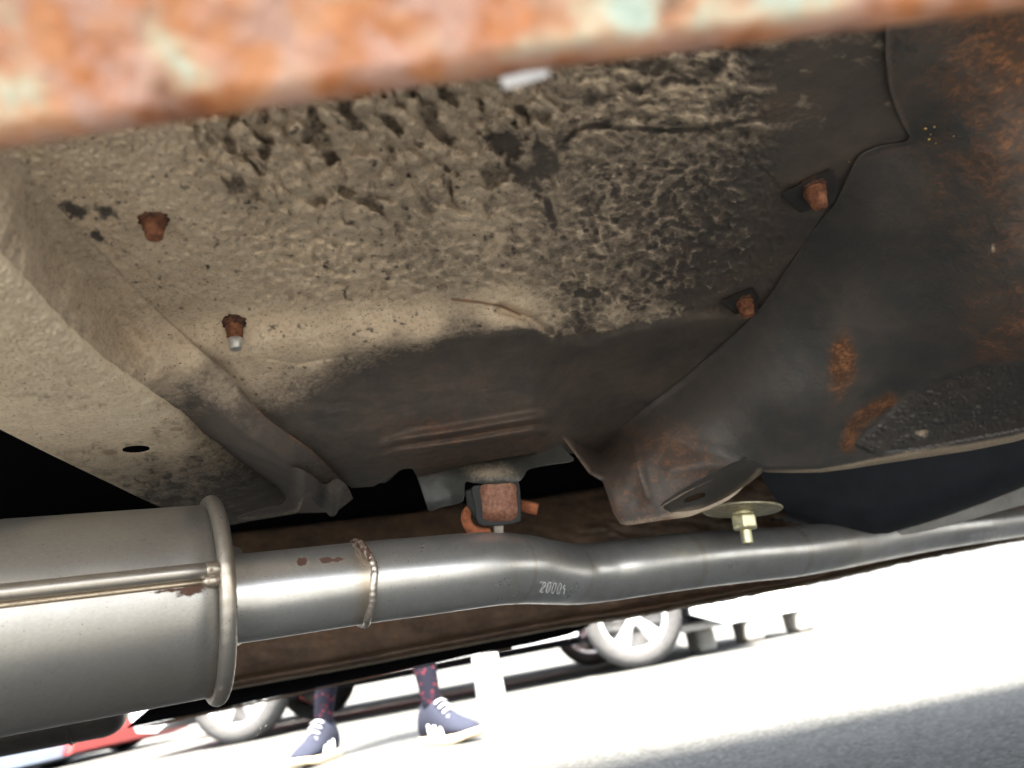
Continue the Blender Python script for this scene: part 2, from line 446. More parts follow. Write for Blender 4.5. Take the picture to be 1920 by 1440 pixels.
ZF = 0.47
STEP = [(-200, 700), (300, 600), (360, 585), (450, 577), (560, 571), (700, 565), (790, 556), (860, 546), (930, 540), (1000, 540), (1050, 551), (1120, 560), (1250, 548), (1400, 520), (1800, 400)]
TANEDGE = [(-200, 1000), (480, 790), (560, 748), (640, 700), (740, 668), (840, 638), (923, 621), (973, 615), (1010, 622), (1040, 631), (1100, 627), (1173, 613), (1273, 590), (1340, 560), (1420, 520), (1500, 430), (1800, 300)]
CRACK = [(1062, 262), (1078, 245), (1100, 238), (1130, 236), (1160, 242), (1200, 241), (1250, 246), (1330, 243), (1400, 239)]
SEAM = [(1122, 845), (1150, 815), (1180, 790), (1220, 758), (1260, 728), (1330, 670), (1395, 612), (1440, 560), (1480, 500), (1520, 440), (1560, 390), (1590, 330), (1612, 292), (1650, 274), (1704, 262), (1690, 230), (1668, 170), (1660, 100), (1662, 20), (1665, -160)]

def floor_z(px, py):
    t = py - lerp_line(px, STEP)
    right = ss(980, 1100, px)
    z = ZF - ss(-6, 95, t) * .017 * (1 - .6 * right) - ss(70, 340, t) * .045 - ss(60, 85, py - lerp_line(px, STEP) + 20 * np.sin(px / 90)) * .003 * right
    # crease that runs from the ledge end
    z = z + .004 * np.exp(-(pline(px, py, [(940, 578), (1000, 600), (1030, 625)]) / 9) ** 2)
    # two pressed ribs above the tunnel plate
    rib1 = lerp_line(px, [(600, 880), (740, 826), (870, 806), (1010, 782)]); rib2 = lerp_line(px, [(600, 900), (740, 846), (870, 828), (1000, 806)])
    fade = ss(680, 800, px) * (1 - ss(1000, 1040, px))
    z = z - .005 * np.exp(-((py - rib1) / 10) ** 2) * fade - .005 * np.exp(-((py - rib2) / 8) ** 2) * fade
    return z
def relief(px, py):
    d0 = dz(px, py, ZF + 0 * px); w = Pd(px, py, d0); x, y = w[:, 0], w[:, 1]
    t = py - lerp_line(px, STEP)
    wx = x + .006 * (fbm(x * 90, y * 90, 3) - .5) + .003 * (fbm(x * 300, y * 300, 5) - .5); wy = y + .006 * (fbm(x * 90, y * 90, 11) - .5)
    wpx = px + 40 * (fbm(px / 50, py / 50, 3) - .5) + 9 * (fbm(px / 13, py / 13, 5) - .5); wpy = py + 30 * (fbm(px / 50, py / 50, 13) - .5) + 8 * (fbm(px / 13, py / 13, 15) - .5)
    ca, sa = math.cos(.75), math.sin(.75)
    u = (wpx * ca + wpy * sa) / 43; v = (-wpx * sa + wpy * ca) / 27
    smooth = 1 - ss(-14, 10, t); lowrow = ss(1060, 1120, px) * (1 - ss(590, 640, py + (px - 1150) * .1))
    cover = np.maximum(smooth, lowrow * .5) * (1 - ss(1400, 1480, px + (250 - py) * .15))
    f1, f2, idv = worley(u, v, 21)
    big = np.maximum(1 - (f1 / .72) ** 2, 0) * (.40 + .60 * idv)
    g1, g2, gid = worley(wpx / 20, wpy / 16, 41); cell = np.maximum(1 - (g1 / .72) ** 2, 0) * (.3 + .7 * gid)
    q1, q2, qid = worley(wpx / 13.5 + .35 * wpy / 13.5, wpy / 11, 121); pits = np.sqrt(np.maximum(1 - (q1 / .8) ** 2, 0)) * (.35 + .65 * qid)
    mbig = ss(0, 70, px - lerp_line(py, [(100, 420), (230, 300), (330, 330), (420, 520), (520, 760)])) * (1 - ss(-230, -50, t)) * (1 - ss(1010, 1120, px + (py - 180) * .5))
    mp = ss(1010, 1100, px + .25 * (py - 430)) * ss(245, 330, py) * (1 - ss(1390, 1470, px))
    mcell = ss(-80, 120, px - lerp_line(py, [(200, 330), (500, 480)])) * (1 - mp)
    topr = ss(1040, 1120, px) * (1 - ss(232, 262, py))
    rid = fbm(wpx / 38 + wpy / 120, wpy / 15, 77, 4)
    h = cover * (.0085 * mbig * big + .0034 * mbig * cell - .0048 * (.15 + .85 * mcell) * (1 - .75 * mbig) * (1 - .8 * topr) * cell - .0034 * mp * pits + .011 * topr * (rid - .5))
    h = h + .0028 * cover * (fbm(px / 9, py / 8, 19, 3) - .5) + .0016 * (fbm(x * 60, y * 60, 5) - .5) + .0006 * (1 - smooth) * (fbm(px / 12, py / 8, 9) - .5)
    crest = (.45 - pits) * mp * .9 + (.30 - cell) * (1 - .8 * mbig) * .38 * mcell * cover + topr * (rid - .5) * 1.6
    # deep pits where the coating has gone
    pit = fbm(u * 1.0, v * 1.05, 91, 3) + .28 * (f1 - .48)
    h = h - .006 * ss(.56, .74, pit) * mbig
    gouge = np.maximum.reduce([gs(px, py, 955, 272, 52, 30, 25), gs(px, py, 1015, 295, 30, 56, -15), gs(px, py, 985, 340, 55, 20, 45), gs(px, py, 1050, 265, 16, 26, 20), gs(px, py, 1030, 395, 10, 40, -15)])
    gouge = ss(.34, .86, gouge + 1.1 * (fbm(px / 26, py / 20, 31) - .5) + .5 * (fbm(px / 7, py / 7, 35) - .5))
    h = h * (1 - gouge) - .0035 * gouge
    ck = (1 - ss(1250, 1400, px)) * np.exp(-((pline(px, py, CRACK) + 5 * (fbm(px / 18, py / 18, 8) - .5)) / 4.5) ** 2)
    h = h - .005 * ck
    hs2 = np.exp(-(pline(px, py, [(500, 672), (560, 683), (620, 672), (660, 668)]) / 3) ** 2); h = h - .0015 * hs2
    return h, gouge, ck, mbig, pit, crest
def floor_depth(px, py):
    h = relief(px, py)[0]
    return dz(px, py, floor_z(px, py)) - h * 1.1
DIRT = [(0, 300, .78), (150, 450, .85), (300, 420, .86), (500, 300, .74), (800, 250, .70), (900, 420, .85), (600, 480, .92), (1000, 200, .68), (1200, 200, .66), (1350, 150, .5), (1450, 100, .25), (1400, 200, .42), (1550, 150, .0), (1600, 250, .0), (1300, 230, .55), (1330, 285, .4), (1150, 320, .5), (1050, 420, .6), (1250, 380, .33), (1200, 480, .42), (1400, 350, .15), (1350, 450, .16), (1450, 420, .02), (1500, 300, .0), (1100, 520, .6), (1250, 530, .36), (1330, 530, .15), (1150, 590, .8), (1250, 585, .6), (1330, 570, .1),
        (700, 600, 1.1), (950, 580, 1.1), (1020, 600, .9), (500, 640, 1.05), (450, 700, .95), (600, 660, 1.0), (800, 615, 1.05), (500, 800, .12), (460, 750, .6), (560, 735, .6), (640, 700, .5), (640, 760, .14), (740, 680, .4), (760, 740, .08), (840, 650, .35), (900, 680, .08), (1000, 660, .03), (1100, 660, .0), (1200, 640, .0), (700, 850, .04), (900, 800, .03), (1000, 750, .0), (1100, 760, .0), (1480, 180, .03), (1500, 90, .08)]
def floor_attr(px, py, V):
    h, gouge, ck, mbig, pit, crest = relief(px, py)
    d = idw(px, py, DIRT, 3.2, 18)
    e = py - lerp_line(px, TANEDGE); wdt = np.interp(px, [480, 700, 900, 1000], [60, 34, 10, 3])
    k = .5 + .5 * np.clip((e + 14 * (fbm(px / 14, py / 6, 4) - .5)) / wdt, -1, 1)
    d = d * (1 - .93 * k)
    d = d * (1 - .74 * gouge) * (1 - .9 * ck)
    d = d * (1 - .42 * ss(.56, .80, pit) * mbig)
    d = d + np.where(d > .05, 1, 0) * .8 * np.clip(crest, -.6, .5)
    # bare black patches at the left and dark streaks under the coating
    for g in ((140, 393, 34, 15, 8), (200, 398, 26, 12, 10), (175, 440, 20, 9, 30), (1425, 340, 30, 22, -10), (1290, 550, 40, 14, -10), (1110, 552, 34, 9, -5), (1345, 122, 18, 20, 0)):
        d = d * (1 - .9 * ss(.25, .9, gs(px, py, *g) + 1.3 * (fbm(px / 13, py / 10, 6) - .5)))
    r = .0 * px
    fade = ss(640, 800, px) * (1 - ss(1000, 1080, px)) * ss(770, 800, py)
    r = r + .24 * fade + .16 * ss(640, 700, py) * (1 - ss(1050, 1150, px)) * ss(560, 700, px) + .14 * ss(1050, 1120, px) * ss(640, 760, py)
    r = r + .35 * gs(px, py, 1450, 205, 60, 26, -12)
    r = r + .75 * np.exp(-(pline(px, py, [(848, 561), (900, 567), (940, 574), (975, 590)]) / 4) ** 2)
    return {"dirt": d, "rust": r}
FPOLY = [(-220, -160), (1670, -160), (1672, 100), (1690, 200), (1708, 264), (1660, 285), (1640, 330), (1580, 470), (1500, 540), (1420, 640), (1300, 740), (1180, 850), (1060, 850), (1000, 850), (880, 870), (800, 893), (784, 898), (773, 878), (751, 880), (725, 898), (700, 912), (660, 915), (600, 880), (520, 830), (430, 740), (350, 668), (250, 600), (60, 540), (-220, 440)]
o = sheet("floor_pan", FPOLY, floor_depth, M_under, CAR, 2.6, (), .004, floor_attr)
tag(o, "tan dirt over lumpy black sealer on the sheet metal floor")

# ---- cross member on the left
BR = [(-260, 250), (-60, 425), (20, 490), (77, 553), (133, 613), (200, 673), (300, 743), (350, 780), (393, 820), (450, 863), (520, 913), (552, 950), (560, 962)]     # edge between bottom and side
BR0 = list(BR); _b = []
for (ax, ay), (bx, by) in zip(BR[:-1], BR[1:]):
    k_ = max(1, int(math.hypot(bx - ax, by - ay) / 13))
    for q_ in range(k_):
        t_ = q_ / k_; x_, y_ = ax + (bx - ax) * t_, ay + (by - ay) * t_
        amp = 5 if y_ < 700 else (5 if y_ < 860 else 1.5)
        _b.append((x_ + amp * (random.random() - .5), y_ + amp * (random.random() - .5)))
BR = _b + [BR[-1]]
CRS = [(-260, 90), (0, 300), (60, 380), (110, 470), (167, 530), (233, 613), (327, 713), (383, 747), (433, 797), (500, 847), (567, 890), (610, 925), (630, 960)]
FLG = [(-260, 60), (0, 270), (120, 400), (250, 540), (367, 650), (433, 707), (493, 777), (540, 813), (583, 843), (627, 887), (650, 910), (662, 935)]
ZB = 0.425
def pts_of(line, z, n=260, d=None):
    P = catmull(line, 4 if len(line) > 30 else 10); s = np.r_[0, np.cumsum(np.hypot(*np.diff(P, axis=0).T))]; q = np.linspace(0, s[-1], n)
    P = np.stack([np.interp(q, s, P[:, 0]), np.interp(q, s, P[:, 1])], 1)
    return P
def ortho_sheet(name, rows, mats, parent, nu=300, dens=(30,), attrs=None, reliefv=None, thick=.003):
    """loft through rows: each (pixel polyline, world height or function)"""
    G = []
    for line, z in rows:
        p = pts_of(line, 0, nu); zz = z(p[:, 0], p[:, 1]) if callable(z) else np.full(nu, z)
        G.append(Pz(p[:, 0], p[:, 1], zz))
    R_ = []
    for k in range(len(G) - 1):
        for t in np.linspace(0, 1, dens[k % len(dens)], endpoint=False): R_.append(G[k] * (1 - t) + G[k + 1] * t)
    R_.append(G[-1]); V = np.array(R_)
    for _ in range(3):
        V[1:-1] = V[1:-1] * .5 + .25 * (V[:-2] + V[2:])
    m_, n_ = V.shape[:2]; V = V.reshape(-1, 3)
    i, j = np.meshgrid(np.arange(m_ - 1), np.arange(n_ - 1), indexing='ij'); i = i.ravel(); j = j.ravel()
    Fq = np.stack([i * n_ + j, i * n_ + j + 1, (i + 1) * n_ + j + 1, (i + 1) * n_ + j], 1)
    px, py = proj(V)
    if reliefv is not None:
        r = reliefv(px, py, V); dirv = V - CAM; V = V - dirv / np.linalg.norm(dirv, axis=1)[:, None] * r[:, None]
    at = attrs(px, py, V) if attrs else None
    return mk(name, V, Fq, mats, parent, True, at)
BL = [(-320, 600), (-100, 756), (0, 805), (100, 855), (200, 903), (300, 950), (400, 985), (480, 975), (560, 962)]
hole = [(255 + 27 * math.cos(t), 842 + 6.5 * math.sin(t) - .05 * 27 * math.cos(t)) for t in np.linspace(0, 2 * math.pi, 28, endpoint=False)]
BPOLY = [tuple(p) for p in catmull(BR, 2)] + [tuple(p) for p in catmull(BL, 6)[::-1]][1:-1]
def beam_rel(px, py, V):
    x, y = V[:, 0], V[:, 1]
    h1, h2, hid = worley(x * 260 + 2 * fbm(x * 60, y * 60, 2), y * 260, 15)
    f = .0006 * ss(0, .5, h2 - h1) * (1 - ss(700, 830, py)) + .0020 * (fbm(x * 120, y * 120, 23) - .5) * (1 - .8 * ss(720, 850, py)) + .0010 * (fbm(x * 40, y * 40, 29) - .5)
    return 1.3 * f * ss(0, 22, pline(px, py, BR0))
def beam_depth(px, py):
    bd = pline(px, py, BR0)
    z = ZB + .009 * np.exp(-bd / 24.0)             # rounded corner towards the side face
    d = dz(px, py, z)
    return d - beam_rel(px, py, Pd(px, py, d))
def beam_attr(px, py, V):
    d = idw(px, py, [(0, 560, 1.15), (0, 700, 1.1), (150, 780, 1.1), (250, 800, 1.15), (330, 830, 1.0), (100, 620, 1.15), (200, 900, .7), (150, 860, .9), (380, 880, .4), (300, 900, .45), (330, 940, .25), (420, 930, .16), (500, 940, .10), (450, 900, .22), (540, 945, .15), (350, 790, .8), (380, 840, .55)], 3, 15)
    d = d - .25 * gs(px, py, 110, 745, 120, 20, 10) - .16 * ss(.52, .68, fbm(px / 26, py / 13, 87)) * ss(640, 720, py) - .20 * ss(.64, .74, fbm(px / 11, py / 8, 89))
    r = .5 * ss(.35, .8, gs(px, py, 205, 848, 22, 8) + gs(px, py, 330, 805, 20, 6)) + .0 * px
    return {"dirt": d, "rust": r}
XM = sheet("cross_member", BPOLY, beam_depth, M_lit_dirt, CAR, 2.6, [hole], .003, beam_attr)
tag(XM, "pale tan box cross member with a drain hole")
def side_attr(px, py, V):
    d = idw(px, py, [(100, 500, .72), (200, 600, .74), (50, 420, .7), (300, 690, .78), (280, 650, .8), (250, 560, .85), (350, 670, .85), (420, 730, .6), (470, 790, .2), (520, 830, .08), (360, 760, .2), (330, 740, .45), (400, 790, .06), (450, 830, .05), (500, 880, .06), (560, 920, .12), (540, 860, .1), (600, 890, .16), (620, 910, .3)], 3, 10)
    sm = np.exp(-(pline(px, py, FLG[4:-2]) / 4) ** 2) * ss(700, 740, py)
    return {"dirt": d * (1 - .9 * sm), "rust": .55 * sm + .08 * ss(720, 800, py)}
def side_rel(px, py, V):
    x, y = V[:, 0], V[:, 1] + V[:, 2]
    own = .0030 * (fbm(px / 16, py / 16, 53) - .5) * (1 - .75 * ss(720, 800, py)) + .0012 * (fbm(px / 60, py / 60, 57) - .5) + .0010 * ss(.45, .6, fbm(px / 9, py / 9, 59)) * (1 - ss(700, 790, py))
    k = (1 - ss(0, 60, pline(px, py, FLG))) * (1 - ss(600, 680, py))
    return (own * (1 - k) + (relief(px, py)[0] * 1.0) * k) * ss(0, 14, pline(px, py, BR))
o = ortho_sheet("side_wall", [(BR, ZB + .009), (CRS, lambda x, y: floor_z(x, y) - .004 - .004 * ss(560, 690, y)), (FLG, lambda x, y: floor_z(x, y) - .0008 - .0035 * ss(620, 690, y))], M_under, XM, 330, (16, 16, 16), side_attr, side_rel)
# the crumpled foot of the cross member
foot = [(545, 880), (575, 885), (608, 908), (632, 898), (655, 918), (640, 930), (632, 962), (620, 968), (606, 955), (592, 945), (580, 928), (568, 938), (560, 960), (520, 968), (455, 978), (440, 970), (500, 950), (535, 940)]
sheet("crumpled_foot", catmull(foot, 4, True), lambda x, y: dz(x, y, .405 + .0 * x) * .80 + .10 - .022 * np.exp(-((x - 575) / 16) ** 2) - .03 * np.exp(-((x - 625) / 14) ** 2), M_under, XM, 2.2, (), .003,
      lambda x, y, V: {"dirt": .05 + .22 * gs(x, y, 630, 915, 20, 20) + .35 * np.exp(-(pline(x, y, [(450, 974), (520, 966), (556, 958), (570, 936), (580, 928)]) / 6) ** 2), "rust": .05 + 0 * x})

# ---- big black panel on the right
RIM = [(1395, 868), (1408, 880), (1440, 886), (1490, 887), (1540, 886), (1590, 880), (1640, 872), (1700, 863), (1820, 845), (1900, 829), (1960, 812), (2060, 786), (2400, 712)]
PPOLY = [tuple(p) for p in catmull(SEAM, 4)] + [(2400, -160)] + RIM[::-1] + [(1340, 897), (1285, 925), (1240, 952), (1262, 963), (1240, 974), (1225, 978), (1195, 983), (1176, 985), (1163, 982), (1150, 962), (1140, 930), (1130, 903), (1105, 888), (1075, 847), (1048, 812), (1032, 804), (1060, 797), (1095, 820)]
seam_d = [(x, y, float(dz(x, y, floor_z(np.array(float(x)), np.array(float(y)))) - .0022)) for x, y in SEAM[::2] + [SEAM[-1], SEAM[14]]]
pctl = seam_d + [(1900, 100, .36), (1800, 60, .345), (1900, 300, .40), (1900, 500, .455), (1800, 350, .425), (1700, 500, .50), (1900, 640, .51), (1600, 650, .565), (1540, 880, .66), (1420, 880, .655), (1163, 985, .652), (1240, 972, .636), (1250, 935, .634), (1215, 890, .645), (1340, 892, .642), (1130, 903, .668), (1105, 886, .675), (1040, 805, .665), (1300, 855, .645), (1180, 870, .655), (1480, 760, .60), (1900, 820, .64), (1750, 780, .625), (2060, 780, .6), (2060, 300, .42), (2400, 712, .53), (2400, 300, .40), (2400, -160, .29), (2060, -160, .30), (1380, 760, .63), (1640, 430, .475)]
p_tps = rbf(pctl)
PATCH = [(1930, 672), (1830, 681), (1760, 705), (1700, 735), (1655, 780), (1600, 830), (1640, 850), (1720, 842), (1940, 800)]
def panel_depth(px, py):
    d = p_tps(px, py)
    # seam welt: the panel lies a few millimetres proud
    e = pline(px, py, SEAM); d = d - .0022 * np.exp(-(e / 6) ** 2)
    q = pline(px, py, RIM); wdt = np.interp(px, [1400, 1600, 1750, 1900], [12, 14, 22, 18])
    t = np.clip(1 - q / wdt, 0, 1)
    d = d + .030 * (1 - np.sqrt(np.maximum(1 - t * t, 0)))
    d = d + .005 * np.exp(-(((px - 1193) / 14) ** 2 + ((py - 935) / 20) ** 2)) - .005 * np.exp(-(pline(px, py, [(1188, 835), (1203, 890), (1213, 930)]) / 10) ** 2) - .006 * np.exp(-(pline(px, py, [(1260, 880), (1330, 868), (1400, 884)]) / 16) ** 2) + .006 * gs(px, py, 1290, 835, 50, 18, 20)
    t2 = np.clip(1 - pline(px, py, [(1032, 804), (1048, 812), (1105, 888), (1130, 902), (1150, 962), (1163, 985)]) / 14, 0, 1); d = d + .010 * t2 * t2
    # shoulder above the sprayed patch
    s = inside(px, py, PATCH); ed = pline(px, py, PATCH[:6]); k = np.where(s, ss(0, 14, ed), 0.0)
    d = d + .006 * k
    x, y = px / 11.0, py / 11.0
    w1, w2, wid = worley(x + 1.6 * fbm(x * .3, y * .3, 3), y * 1.2, 71)
    d = d - k * (.0025 * ss(0, .5, w2 - w1) * (.3 + .7 * wid) + .003 * (fbm(x * .6, y * .6, 73) - .5)) * ss(0, 30, pline(px, py, RIM) - 10)
    # long press marks
    d = d + .010 * gs(px, py, 1660, 790, 40, 150, 35) * (1 - k) - .003 * gs(px, py, 1575, 690, 55, 170, 8) + .004 * gs(px, py, 1480, 700, 70, 190, 20)
    d = d - .004 * (fbm(px / 160, py / 160, 33) - .5)
    d = d - .0011 * (fbm(px / 24, py / 24, 37) - .5)
    return d
RUSTP = [(1900, 100, .85), (1800, 150, .62), (1720, 100, .36), (1750, 250, .36), (1850, 300, .62), (1900, 450, .46), (1900, 620, .66), (1850, 655, .62), (1830, 600, .45), (1800, 350, .42), (1750, 400, .32), (1700, 450, .12), (1650, 380, .10), (1600, 400, .0), (1750, 550, .04), (1780, 650, .1), (1500, 750, .0), (1450, 650, .0), (1650, 600, .05), (1800, 780, .04), (1540, 850, .02), (1300, 800, .18), (1250, 820, .25), (1560, 500, .0), (1700, 640, .04)]
def panel_attr(px, py, V):
    r = idw(px, py, RUSTP, 3.2, 20) * .86
    r = r + 1.25 * np.exp(-(((px - 1580) / 25) ** 2 + ((py - 672) / 42) ** 2)) + .45 * gs(px, py, 1572, 720, 20, 50, 8)
    r = r + 1.15 * np.exp(-(pline(px, py, [(1590, 835), (1600, 800), (1625, 775), (1665, 752)]) / 15) ** 2)
    r = r * (1 - .8 * ss(.3, .8, gs(px, py, 1800, 250, 18, 50, -20)) - .5 * gs(px, py, 1730, 205, 40, 60))
    d = .10 * np.exp(-(pline(px, py, SEAM[:14]) / 3.5) ** 2) + .05 + .0 * px
    e = pline(px, py, RIM); d = d + (.5 + 1.1 * ss(1420, 1560, px)) * (1 - ss(2, np.interp(px, [1400, 1540, 1700, 1900], [9, 10, 22, 18]), e))  # lower lip made paler: light from the far ground put into the colour
    br = ss(20, 90, py - lerp_line(px, [(1000, 700), (1120, 770), (1200, 730), (1300, 740), (1400, 830), (1440, 960), (2100, 2000)]))
    lip = np.exp(-(pline(px, py, [(1035, 808), (1060, 830), (1100, 884)]) / 7) ** 2) + .5 * np.exp(-(pline(px, py, [(1240, 950), (1285, 925), (1340, 897), (1400, 879)]) / 7) ** 2) + .6 * np.exp(-(pline(px, py, [(1163, 983), (1225, 976), (1260, 966)]) / 8) ** 2)
    r = r + br * (.20 + .14 * (fbm(px / 40, py / 40, 3) - .3)); d = d + br * (.07 + .55 * np.clip(lip, 0, 1))
    k = inside(px, py, PATCH) * ss(0, 10, pline(px, py, PATCH[:6])); r = r * (1 - k)
    d = d + .10 * k * (fbm(px / 9, py / 9, 3) > .55)
    d = d + .8 * gs(px, py, 1728, 812, 9, 6) + .9 * gs(px, py, 1862, 465, 4, 7) + .8 * gs(px, py, 1357, 372, 8, 6)
    return {"dirt": d, "rust": r}
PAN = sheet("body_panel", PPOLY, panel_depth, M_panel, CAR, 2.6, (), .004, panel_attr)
sw = catmull(SEAM[:11], 8); tube("seam_welt", Pd(sw[:, 0], sw[:, 1], panel_depth(sw[:, 0], sw[:, 1]) + .0004), .0007, M_panel, PAN, 8, lambda V: {"dirt": .05 + .5 * (fbm(V[:, 0] * 120, V[:, 1] * 120, 3) - .4), "rust": .1 + 0 * V[:, 0]})
tag(PAN, "bulging black sheet metal with orange rust patches and a lower lip painted pale as lit")
for k_, (x, y, r_) in enumerate([(1735, 241, 4.2), (1752, 238, 3.0), (1742, 261, 4.0), (1755, 268, 2.4), (1788, 255, 2.0), (1592, 303, 1.8), (1745, 252, 2.0)]):
    lathe("metal_speck", [(0, .0009 * r_ / 3.5), (.0006, .0007 * r_ / 3.5), (.001, .0002)], simple("brass_flake", (.75, .52, .2), .3, .9) if k_ == 0 else bpy.data.materials["brass_flake"], PAN,
          Pd(x, y, float(panel_depth(np.array([float(x)]), np.array([float(y)]))[0])), -ray(x, y), 7)

# ---- underside of the bracket that the panel ends in
UND = [(1234, 952), (1285, 914), (1340, 884), (1396, 860), (1432, 872), (1430, 886), (1405, 905), (1370, 928), (1330, 948), (1300, 957), (1262, 962)]
slot = [(1302 + 22 * math.cos(t), 933 + 5.5 * math.sin(t) - 7 * math.cos(t)) for t in np.linspace(0, 2 * math.pi, 20, endpoint=False)]
BK = sheet("hanging_bracket", catmull(UND, 3, True), lambda x, y: .645 + (y - lerp_line(x, [(1234, 956), (1285, 926), (1340, 898), (1400, 880), (1430, 872)])) * .0022, M_panel, CAR, 2.0, [slot], .003, lambda x, y, V: {"dirt": .12 + .5 * np.exp(-(pline(x, y, [(1424, 882), (1405, 905), (1370, 928), (1330, 948), (1262, 962)]) / 6) ** 2), "rust": .0 * x})
tag(BK, "dark slotted underside of the brown hanging bracket")
LIPP = [(1250, 963), (1300, 957), (1330, 948), (1370, 928), (1395, 912), (1368, 936), (1330, 954), (1300, 966), (1285, 970), (1240, 976), (1200, 981)]
sheet("bracket_lip", catmull(LIPP, 3, True), lambda x, y: .668 + .0 * x, M_brack, BK, 2.0, (), .004, lambda x, y, V: {"dirt": .7 + 0 * x, "rust": .15 + .5 * gs(x, y, 1250, 972, 30, 6)})

# ---- grey plate of the exhaust tunnel
TP = [(700, 900), (715, 880), (735, 860), (780, 852), (872, 842), (950, 832), (1000, 822), (1025, 806), (1040, 815), (1060, 845), (1076, 864), (1030, 872), (992, 880), (982, 893), (970, 904), (930, 908), (890, 906), (872, 905), (868, 940), (830, 950), (806, 958), (797, 938), (784, 900), (773, 880), (751, 882), (722, 905)]
def tp_depth(px, py):
    d = dz(px, py, .412 + .0 * px) * .0 + .70 - (py - 840) * .0004
    return d - .016 * gs(px, py, 930, 890, 70, 26) + .02 * ss(860, 960, py) * (1 - ss(840, 900, px)) - .002 * (fbm(px / 30, py / 20, 5) - .5)
M_plate = underbody("grey_plate", tar=(.040, .043, .041), brown=(.055, .054, .05), tan=(.2, .19, .17), tan2=(.27, .26, .24), bstr=.2, trough=.4)
o = sheet("tunnel_plate", catmull(TP, 3, True), tp_depth, M_plate, CAR, 2.4, (), .003, lambda x, y, V: {"dirt": .10 + .5 * gs(x, y, 920, 885, 50, 16) + .0 * x, "rust": .0 * x})
tag(o, "grey green plate behind the rubber exhaust hanger")

# ---- dark tank like panel at far right and a strip painted pale as its lit bottom
TK = [(1385, 860), (1420, 880), (1450, 930), (1480, 968), (1440, 975), (1520, 985), (1570, 996), (1600, 1002), (1630, 1004), (1665, 1000), (1720, 984), (1780, 965), (1850, 940), (1920, 912), (2060, 855), (2420, 700), (2420, 640), (2060, 740), (1700, 800), (1500, 840)]
def tk_depth(px, py):
    bt = lerp_line(px, [(1385, 960), (1480, 978), (1600, 1003), (1640, 1004), (1720, 984), (1780, 965), (1850, 940), (1920, 912), (2060, 855), (2420, 700)])
    t = np.clip(1 - (bt - py) / 60, 0, 1)
    return .84 + (px - 1440) * .00022 + .05 * (1 - np.sqrt(np.maximum(1 - t * t, 0)))
M_tank = simple("blue_black_coating", (0.013, 0.015, 0.020), .75, 0, .25, 40, .15, 500); M_tank.node_tree.nodes["Principled BSDF"].inputs["Specular IOR Level"].default_value = .2
TKO = sheet("fuel_tank", TK, tk_depth, M_tank, CAR, 3, (), .01, None)
tag(TKO, "smooth blue black tank behind the bulging panel")
LP = [(1625, 1004), (1665, 1000), (1720, 985), (1780, 966), (1850, 941), (1920, 913), (2060, 856), (2420, 702), (2420, 740), (2060, 890), (1925, 945), (1850, 966), (1800, 980), (1740, 995), (1680, 1004)]
o = sheet("lit_tank_strip", LP, lambda x, y: .90 + (x - 1440) * .00024, simple("lit_strip_grey", (.24, .235, .22), .55, .2, .2, 60), TKO, 3, (), .006)  # separate strip whose lighter grey stands for light on the rounded bottom

# ------------------------------------------------------------------ exhaust
PIPE = [(380, 1128, 84, .482), (470, 1119, 82, .497), (580, 1105, 79, .513), (690, 1091, 76, .533), (800, 1079, 73, .556), (890, 1069, 70, .578), (940, 1066, 67, .594), (985, 1067, 64, .614), (1030, 1072, 60, .642), (1075, 1076, 56.5, .675), (1120, 1073, 55.5, .695), (1180, 1065, 55, .712), (1250, 1056, 53.5, .735), (1320, 1048, 52, .762), (1400, 1041, 49.5, .80), (1480, 1035, 47, .845), (1560, 1024, 44, .90), (1640, 1012, 40, .97), (1740, 997, 35.5, 1.05), (1830, 986, 32, 1.11), (1920, 975, 29.5, 1.18), (2030, 958, 27.5, 1.22), (2140, 940, 26.5, 1.25), (2300, 914, 26, 1.28)]
PC = catmull(PIPE, 14)
pipe_w = Pd(PC[:, 0], PC[:, 1], PC[:, 3]); pipe_r = PC[:, 2] / F * PC[:, 3] * .985
def pipe_attr(V):
    px, py = proj(V)
    front = ((V - CAM) @ np.array([0, 1, 0]))
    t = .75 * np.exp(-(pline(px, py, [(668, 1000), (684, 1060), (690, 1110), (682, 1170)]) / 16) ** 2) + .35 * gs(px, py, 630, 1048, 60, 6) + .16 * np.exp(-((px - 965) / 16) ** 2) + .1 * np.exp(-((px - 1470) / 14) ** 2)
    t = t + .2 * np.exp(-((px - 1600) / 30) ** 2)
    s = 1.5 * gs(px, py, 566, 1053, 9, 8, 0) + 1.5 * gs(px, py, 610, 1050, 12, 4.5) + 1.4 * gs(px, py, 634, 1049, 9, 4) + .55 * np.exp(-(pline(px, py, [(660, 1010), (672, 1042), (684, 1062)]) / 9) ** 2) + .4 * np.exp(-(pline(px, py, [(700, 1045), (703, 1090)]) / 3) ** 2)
    return {"tint": np.clip(t, 0, 1), "stain": s}
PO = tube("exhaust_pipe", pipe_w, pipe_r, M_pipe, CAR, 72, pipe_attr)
tag(PO, "bright bare steel exhaust pipe with stamped digits and a weld")
# rolled step lines where the bends were pressed
for x in (957, 1062, 1285, 1478):
    i = int(np.argmin(abs(PC[:, 0] - x)))
    tube("bend_mark", pipe_w[i - 1:i + 2], pipe_r[i - 1:i + 2] * np.array([1.0, 1.008, 1.0]), M_pipe, PO, 72, lambda V: {"tint": np.full(len(V), .25), "stain": np.zeros(len(V))})
